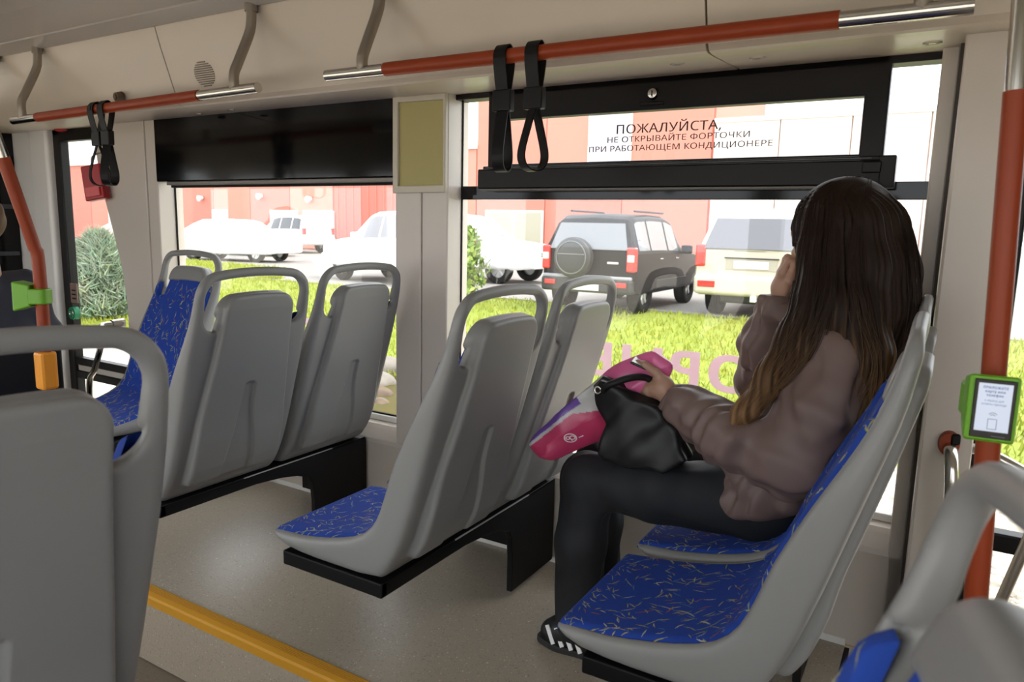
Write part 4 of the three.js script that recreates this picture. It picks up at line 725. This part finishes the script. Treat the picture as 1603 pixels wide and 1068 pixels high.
  const jf = (x, y, z) => {
    let d = smin(trunk(x, y, z), smin(sl(x, y, z), sr(x, y, z), .02), .028);
    d = smin(d, collar(x, y, z), .02);
    d += folds(x, y, z) + .004 * Math.sin(46 * (x + .25)) * smoothstep(-Math.abs(x + .30), -.16, -.02) * smoothstep(-Math.abs(y - .67), -.1, 0);
    d = smax(d, .475 - y + (x + .3) * .16, .02);                                                   // hem
    d = smax(d, -(Math.hypot(x + .195, z - .245) - .052 + Math.max(0, .93 - y) * 2), .01);          // neck opening
    d = smax(d, Math.max((-.56 - x), -1), .01);
    return Math.max(d, (y - .985) * (x < -.34 && z < .21 ? 1 : .0) - (x < -.34 && z < .21 ? 0 : 1));
  };
  const jacket = part('jacket', sdfMesh(jf, [-.60, .44, -.01], [.0, 1.03, .56], 124), phy(lin(.165, .110, .096), { roughness: .55, sheen: .15, sheenColor: lin(.4, .32, .3), sheenRoughness: .5, bumpMap: (() => { const t = fineNoise.clone(); t.repeat.set(14, 14); return t; })(), bumpScale: .0006 }), p, 'taupe padded jacket');
  part('cuff', [new THREE.TorusGeometry(.040, .008, 8, 28).applyQuaternion(new THREE.Quaternion().setFromUnitVectors(V(0, 0, 1), V(-.88, .42, -.20).normalize())).translate(-.548, .724, .393), new THREE.TorusGeometry(.036, .008, 8, 28).applyQuaternion(new THREE.Quaternion().setFromUnitVectors(V(0, 0, 1), V(.1, .98, .05).normalize())).translate(-.356, .968, .168)], std(lin(.13, .085, .075), { roughness: .7 }), jacket);
  part('drawstring', tube([[-.335, .505, .365], [-.338, .47, .385], [-.326, .452, .392], [-.312, .468, .388], [-.308, .50, .37]], .0016, { rad: 6 }), std(lin(.25, .24, .23)), jacket);
  // trousers and shoes
  const legs = blend([...[.18, .245, .31].map((z) => bone([-.315, .485, z, .092], [-.38, .485, z, .085])), ...chain([[-.36, .478, .325, .090], [-.58, .486, .385, .080], [-.762, .478, .398, .068], [-.772, .30, .412, .066], [-.766, .07, .420, .063]]), ...chain([[-.36, .478, .165, .090], [-.58, .486, .195, .080], [-.80, .480, .235, .068], [-.80, .30, .235, .066], [-.79, .07, .235, .063]])], .03);
  part('trousers', sdfMesh((x, y, z) => smax(legs(x, y, z) + .0025 * Math.sin(50 * x + 31 * y + 4 * Math.sin(30 * z)), .035 - y, .012), [-.90, .02, .05], [-.20, .62, .52], 100), std(lin(.008, .009, .012), { roughness: .75 }), p, 'black trousers');
  for (const z of [.432, .24]) {
    const s = thing, x0 = z > .4 ? 0 : -.02, f = blend([bone([-.70 + x0, .055, z, .042], [-.80 + x0, .045, z, .040]), bone([-.80 + x0, .045, z, .040], [-.838 + x0, .034, z + .004, .031]), bone([-.735 + x0, .10, z, .044], [-.72 + x0, .06, z, .044])], .03);
    const sh = part('shoe', sdfMesh((a, b, c) => smax(f(a, b, c), .012 - b, .004), [-.90 + x0, 0, z - .07], [-.63 + x0, .16, z + .07], 64), std(lin(.010, .010, .011), { roughness: .5 }), p, 'black shoe');
    part('sole', extY(curve2([[-.655, 0], [-.66, .036], [-.74, .040], [-.81, .047], [-.868, .028], [-.876, .0], [-.866, -.03], [-.81, -.044], [-.74, -.037], [-.66, -.034], [-.655, 0]], 40).map(([a, b]) => [a + x0, b + z]), .001, .020, .004), std(lin(.02, .019, .019), { roughness: .7 }), sh);
    if (z > .4) for (let i = 0; i < 4; i++) part('stripe', box(-.006, .006, -.026, .026, -.0025, .0025, .001).rotateZ(.5).rotateX(-.18).translate(-.742 - i * .027, .046, z + .0425), std(lin(.8, .8, .8), { roughness: .5 }), sh, 'white slanted stripe');
  }
  // hair: one smooth mass with strands laid over it
  const cy = Math.cos(-yaw), sy = Math.sin(-yaw);
  const hairBones = blend([
    ell(-.208, 1.156, .242, .117, .118, .106),
    ...chain([[-.155, 1.15, .30, .075], [-.130, 1.06, .320, .072], [-.112, .98, .330, .066], [-.120, .88, .335, .055], [-.160, .76, .345, .038]]), ...chain([[-.155, 1.15, .19, .078], [-.125, 1.05, .20, .076], [-.110, .95, .20, .066], [-.125, .86, .21, .050]]), bone([-.128, 1.05, .26, .080], [-.108, .93, .265, .064]),
    ...chain([[-.205, 1.15, .314, .050], [-.200, 1.06, .332, .058], [-.165, .97, .376, .060], [-.125, .89, .412, .048], [-.125, .78, .425, .034], [-.16, .68, .415, .018]]),
    ...chain([[-.245, 1.18, .310, .036], [-.240, 1.10, .332, .045], [-.238, 1.0, .362, .047], [-.265, .905, .405, .040], [-.310, .82, .440, .032], [-.355, .74, .466, .022], [-.400, .668, .482, .009]]),
    ...chain([[-.220, 1.08, .340, .045], [-.215, .98, .378, .042], [-.240, .885, .424, .030]]),
    ...chain([[-.235, 1.17, .148, .036], [-.235, 1.05, .135, .040], [-.25, .90, .15, .034], [-.29, .76, .17, .018]]),
  ], .03);
  const grain = (x, y, z) => (() => { const a = Math.atan2(z - .25, x + .26), w = smoothstep(1.26 - y, 0, .08); return w * (.0014 * Math.sin(62 * a + 3 * Math.sin(5 * y)) + .0010 * Math.sin(111 * a - 2 * Math.sin(9 * y)) + .0030 * Math.sin(17 * a + 2.2 * Math.sin(4.5 * y))); })();
  const faceCut = (x, y, z) => { const dx = x - HC[0], dz = z - HC[2], fx = dx * Math.cos(yaw) - dz * Math.sin(yaw), fz = dx * Math.sin(yaw) + dz * Math.cos(yaw), fy = y - HC[1]; return Math.hypot((fx - .13) / 1.0, fy * .78 - .002, fz * 1.12) - .093; };
  const hf = (x, y, z) => smax(hairBones(x, y, z) + grain(x, y, z), -faceCut(x, y, z), .012);
  const tone = (y, k) => { const t = smoothstep(1.0 - y + k * .07, 0, .36); return [lerp(.016, .20, t), lerp(.0085, .108, t), lerp(.0055, .046, t)]; };
  const hairMat = phy(0xffffff, { vertexColors: true, roughness: .55, specularIntensity: .35, sheen: .25, sheenColor: lin(.30, .17, .08), sheenRoughness: .5, side: THREE.DoubleSide });
  const hair = part('hair', sdfMesh(hf, [-.44, .63, .03], [.02, 1.30, .53], 128, (x, y, z) => { const a = Math.atan2(z - .25, x + .26), k = Math.sin(80 * a + 3 * Math.sin(6 * y)) + .6 * Math.sin(143 * a - 3 * Math.sin(7 * y)), q = tone(y, k * .5), m = 1 + .22 * k; return q.map((v) => v * m); }), hairMat, p, 'long brown hair lightening towards its ends');
  // loose strands
  const sp = [], guides = [
    [[-.20, 1.272, .25], [-.245, 1.235, .30], [-.255, 1.15, .355], [-.245, 1.02, .402], [-.275, .90, .445], [-.335, .79, .472], [-.40, .665, .488]],
    [[-.19, 1.272, .25], [-.215, 1.232, .325], [-.215, 1.12, .380], [-.205, 1.0, .415], [-.245, .885, .452], [-.315, .77, .478], [-.375, .68, .490]],
    [[-.17, 1.266, .25], [-.165, 1.22, .330], [-.165, 1.10, .385], [-.145, .98, .420], [-.11, .88, .450], [-.12, .78, .455], [-.16, .67, .43]],
    [[-.15, 1.25, .25], [-.10, 1.18, .30], [-.072, 1.08, .34], [-.058, .98, .36], [-.075, .88, .38], [-.11, .77, .39], [-.15, .68, .385]],
    [[-.16, 1.26, .24], [-.10, 1.18, .27], [-.055, 1.06, .28], [-.045, .96, .28], [-.062, .88, .29], [-.09, .80, .31], [-.13, .72, .32]]];
  for (let i = 0; i < 230; i++) {
    const a = guides[Math.floor(rnd() * 5)], o = [rr(-.02, .02), rr(-.012, .006), rr(-.02, .02)], ph = rr(0, 6), wv = rr(.002, .010), e = rr(.72, 1.0);
    let P = a.map(([x, y, z], k) => { const s = .3 + k * .12; return V(x + o[0] * s + wv * Math.sin(k * 1.7 + ph), y + o[1] * s, z + o[2] * s + wv * Math.cos(k * 1.9 + ph)); });
    P = P.map((q, k) => { if (k === 0) return q; let d = hairBones(q.x, q.y, q.z); if (q.y > .74) for (let it = 0; it < 3; it++) { const h = .003, gx = hairBones(q.x + h, q.y, q.z) - d, gyy = hairBones(q.x, q.y + h, q.z) - d, gz = hairBones(q.x, q.y, q.z + h) - d, l = Math.hypot(gx, gyy, gz) || 1; q.add(V(gx, gyy, gz).multiplyScalar((.004 - d) / l * .8)); d = hairBones(q.x, q.y, q.z); } return q; });
    const c = new THREE.CatmullRomCurve3(P), n = 34, r = rr(.0007, .0016), cols = [], g = grid(n, 3, (u, v) => { const q = c.getPoint(u * e), t = v * 6.2832, rr2 = r * (1 - u * .7); return [q.x + Math.cos(t) * rr2, q.y, q.z + Math.sin(t) * rr2]; });
    const k = rr(-1, 1), b = rr(.7, 1.5); for (let j = 0; j < g.attributes.position.count; j++) cols.push(...tone(g.attributes.position.getY(j), k).map((v) => v * b));
    g.setAttribute('color', new THREE.Float32BufferAttribute(cols, 3)); g.deleteAttribute('uv'); sp.push(g.toNonIndexed());
  }
  const st = part('hair_strands', mergeGeometries(sp), hairMat, hair); st.userData.kind = 'stuff';
}
// the two bags and the phone she holds
{
  const b = thing('handbag', 'black leather handbag with a chrome eyelet on her lap', 'handbag', [0, 0, 0]);
  const out = polySDF([[-.722, .766], [-.745, .740], [-.730, .70], [-.704, .650], [-.708, .575], [-.695, .556], [-.535, .556], [-.485, .600], [-.515, .665], [-.565, .708], [-.64, .738]]);
  const f = (x, y, z) => { const d = out(x, y), w = .040 + .022 * smoothstep(.70 - y, 0, .12); return smax(d, Math.abs(z - .410) - w - .004 * Math.sin(40 * x + 22 * y) , .014) + .003 * Math.sin(55 * x - 40 * y + 5 * Math.sin(30 * z)); };
  const leather = phy(lin(.010, .010, .011), { roughness: .38, specularIntensity: .6, bumpMap: (() => { const t = fineNoise.clone(); t.repeat.set(12, 12); return t; })(), bumpScale: .0008 });
  const body = part('bag_body', sdfMesh(f, [-.77, .53, .31], [-.46, .79, .51], 96), leather, b);
  part('eyelet', new THREE.TorusGeometry(.0085, .003, 10, 28).rotateX(-.1).translate(-.722, .738, .4525), M.chrome, b, 'chrome eyelet');
  part('eyelet_hole', new THREE.CylinderGeometry(.0065, .0065, .004, 20).rotateX(Math.PI / 2 - .1).translate(-.722, .738, .4515), M.rubber, b);
  const hp = tube([[-.712, .728, .440], [-.700, .748, .458], [-.675, .764, .460], [-.645, .777, .444], [-.622, .778, .415], [-.606, .768, .392], [-.590, .74, .372], [-.565, .69, .37]], .0090, { seg: 50, rad: 12 }); part('strap', hp, leather, b, 'rounded black strap');
  const ph = thing('phone', 'slim pale phone held under her thumb on top of the bags', 'phone', [-.618, .800, .372]);
  part('phone_body', box(-.045, .035, -.0035, .0035, -.033, .033, .0034), phy(lin(.02, .02, .022), { roughness: .25 }), ph); part('phone_screen', box(-.042, .032, .0034, .0040, -.030, .030, 0), phy(lin(.75, .77, .78), { roughness: .15 }), ph, 'pale glossy screen');
  ph.rotation.set(.12, .15, -.36);
}
{
  const b = thing('plastic_bag', 'pink and white plastic bag with a violet stripe hanging from her hand', 'bag', [0, 0, 0]);
  const out = polySDF(curve2([[-.918, .560], [-.905, .540], [-.875, .528], [-.845, .527], [-.800, .552], [-.735, .588], [-.66, .64], [-.60, .70], [-.575, .76], [-.560, .806], [-.585, .825], [-.615, .838], [-.660, .820], [-.715, .790], [-.760, .745], [-.83, .668], [-.90, .595], [-.918, .560]], 60));
  const zc = (x) => .438 - .075 * smoothstep(x, -.86, -.70);
  const f = (x, y, z) => { const d = out(x, y), th = .030 * Math.sqrt(clamp(-d / .06, 0, 1)) + .004; return Math.max(d, (Math.abs(z - zc(x) - .006 * Math.sin(26 * x + 34 * y)) - th - .0035 * Math.sin(70 * x - 45 * y + 3 * Math.sin(30 * y))) * .8); };
  const col = (x, y) => { // print in bands across the bag's length
    const s = (x + .915) * .735 + (y - .56) * .68, t = -(x + .915) * .68 + (y - .56) * .735;   // s along, t across
    const pink = [.62, .055, .16], white = [.66, .66, .66], violet = [.17, .07, .42], bright = [.80, .16, .38];
    if (s > .268) return bright; if (t > .004 && s < .185) return violet;
    if (t < -.005 && s < .147 - 1.6 * t) return pink;
    return white;
  };
  const m = part('bag_body', sdfMesh(f, [-.94, .51, .31], [-.54, .86, .50], 120, col), phy(0xffffff, { vertexColors: true, roughness: .42, transmission: .18, thickness: 0, clearcoat: .2 }), b);
  // round printed mark
  const logo = std(lin(.85, .80, .82), { roughness: .5 }), L = [new THREE.TorusGeometry(.0125, .0014, 6, 32)];
  for (const [x, y, r] of [[-.005, .0, .004], [.0045, .001, .0052]]) L.push(new THREE.TorusGeometry(r, .0012, 6, 20).translate(x, y, 0));
  L.push(box(-.001, .001, -.009, -.002, -.001, .001, 0).rotateZ(.4), box(.016, .027, -.009, -.0065, -.001, .001, 0).rotateZ(.5));
  const mk = merge(L).translate(-.800, .596, 0), mp = mk.attributes.position; for (let i = 0; i < mp.count; i++) { const x = mp.getX(i), y = mp.getY(i); let z = .5; while (f(x, y, z) > 0 && z > .38) z -= .0004; mp.setZ(i, z + .0006 + mp.getZ(i) * .8); } mk.computeVertexNormals();
  part('bag_mark', mk, logo, b, 'round pale printed mark');
}
// dark figure at the front, cut by the left edge of the picture
{
  const p = thing('person', 'dark-clothed passenger at the far left edge, only shoulder and cheek in view', 'person', [-3.34, .03, .69]);
  const tr = blend([...[-.10, 0, .10].flatMap((z) => chain([[.02, .32, z, .12], [.0, .55, z, .115], [.02, .80, z, .085]])), ...[1, -1].flatMap((s) => chain([[.02, .82, s * .16, .062], [.03, .60, s * .215, .055], [-.16, .47, s * .20, .045], [-.32, .50, s * .14, .036]]))], .05);
  const lg = blend([...[1, -1].flatMap((s) => chain([[.0, .31, s * .09, .095], [-.40, .33, s * .11, .072], [-.42, .05, s * .11, .055], [-.42, -.17, s * .11, .045]]))], .03);
  const body = part('body', merge([headMesh([-.01, 1.065, 0], Math.PI - .2, 0, 0), sdfMesh(bone([.0, 1.0, 0, .055], [.02, .86, 0, .06]), [-.09, .8, -.1], [.1, 1.08, .1], 40), ...[1, -1].map((s) => sdfMesh(blend([bone([-.32, .50, s * .14, .032], [-.37, .50, s * .12, .03]), ...[0, 1, 2, 3].map((i) => bone([-.37, .515 - i * .016, s * .12, .010], [-.425, .50 - i * .016, s * .105, .009])), bone([-.35, .53, s * .12, .012], [-.39, .545, s * .10, .010])], .01), [-.46, .40, s * .12 - .09], [-.27, .60, s * .12 + .09], 48))]), skin, p);
  part('jacket', sdfMesh((x, y, z) => tr(x, y, z) + .003 * Math.sin(40 * y + 20 * x + 4 * Math.sin(20 * z)), [-.42, .2, -.32], [.2, .96, .32], 84), std(lin(.016, .017, .028), { roughness: .7 }), p, 'dark navy jacket');
  part('trousers', sdfMesh(lg, [-.52, -.24, -.24], [.14, .44, .24], 70), std(lin(.010, .010, .014), { roughness: .8 }), p);
  part('hair', sdfMesh((x, y, z) => smax(ell(.015, 1.10, 0, .108, .10, .088)(x, y, z) + .002 * Math.sin(120 * z + 60 * y), -(x + .045 + Math.max(0, y - 1.14) * .8), .02), [-.12, .97, -.12], [.15, 1.24, .12], 60), std(lin(.12, .06, .03), { roughness: .6 }), p);
  for (const s of [1, -1]) part('shoe', sdfMesh(blend([bone([-.42, -.20, s * .11, .042], [-.54, -.215, s * .11, .034])], .02), [-.60, -.26, s * .11 - .07], [-.36, -.13, s * .11 + .07], 40), M.rubber, p);
  const q = thing('seat_base', 'dark seat block under the passenger at the far left', 'seat base', [-3.34, 0, .70]);
  part('seat_block', box(-.22, .20, AY, .205, -.22, .16, .03), M.black, q); part('seat_rest', box(.15, .20, .2, .62, -.2, .2, .02), M.black, q);
}
// ------------------------------------------------------------------ render
renderer.render(scene, camera);
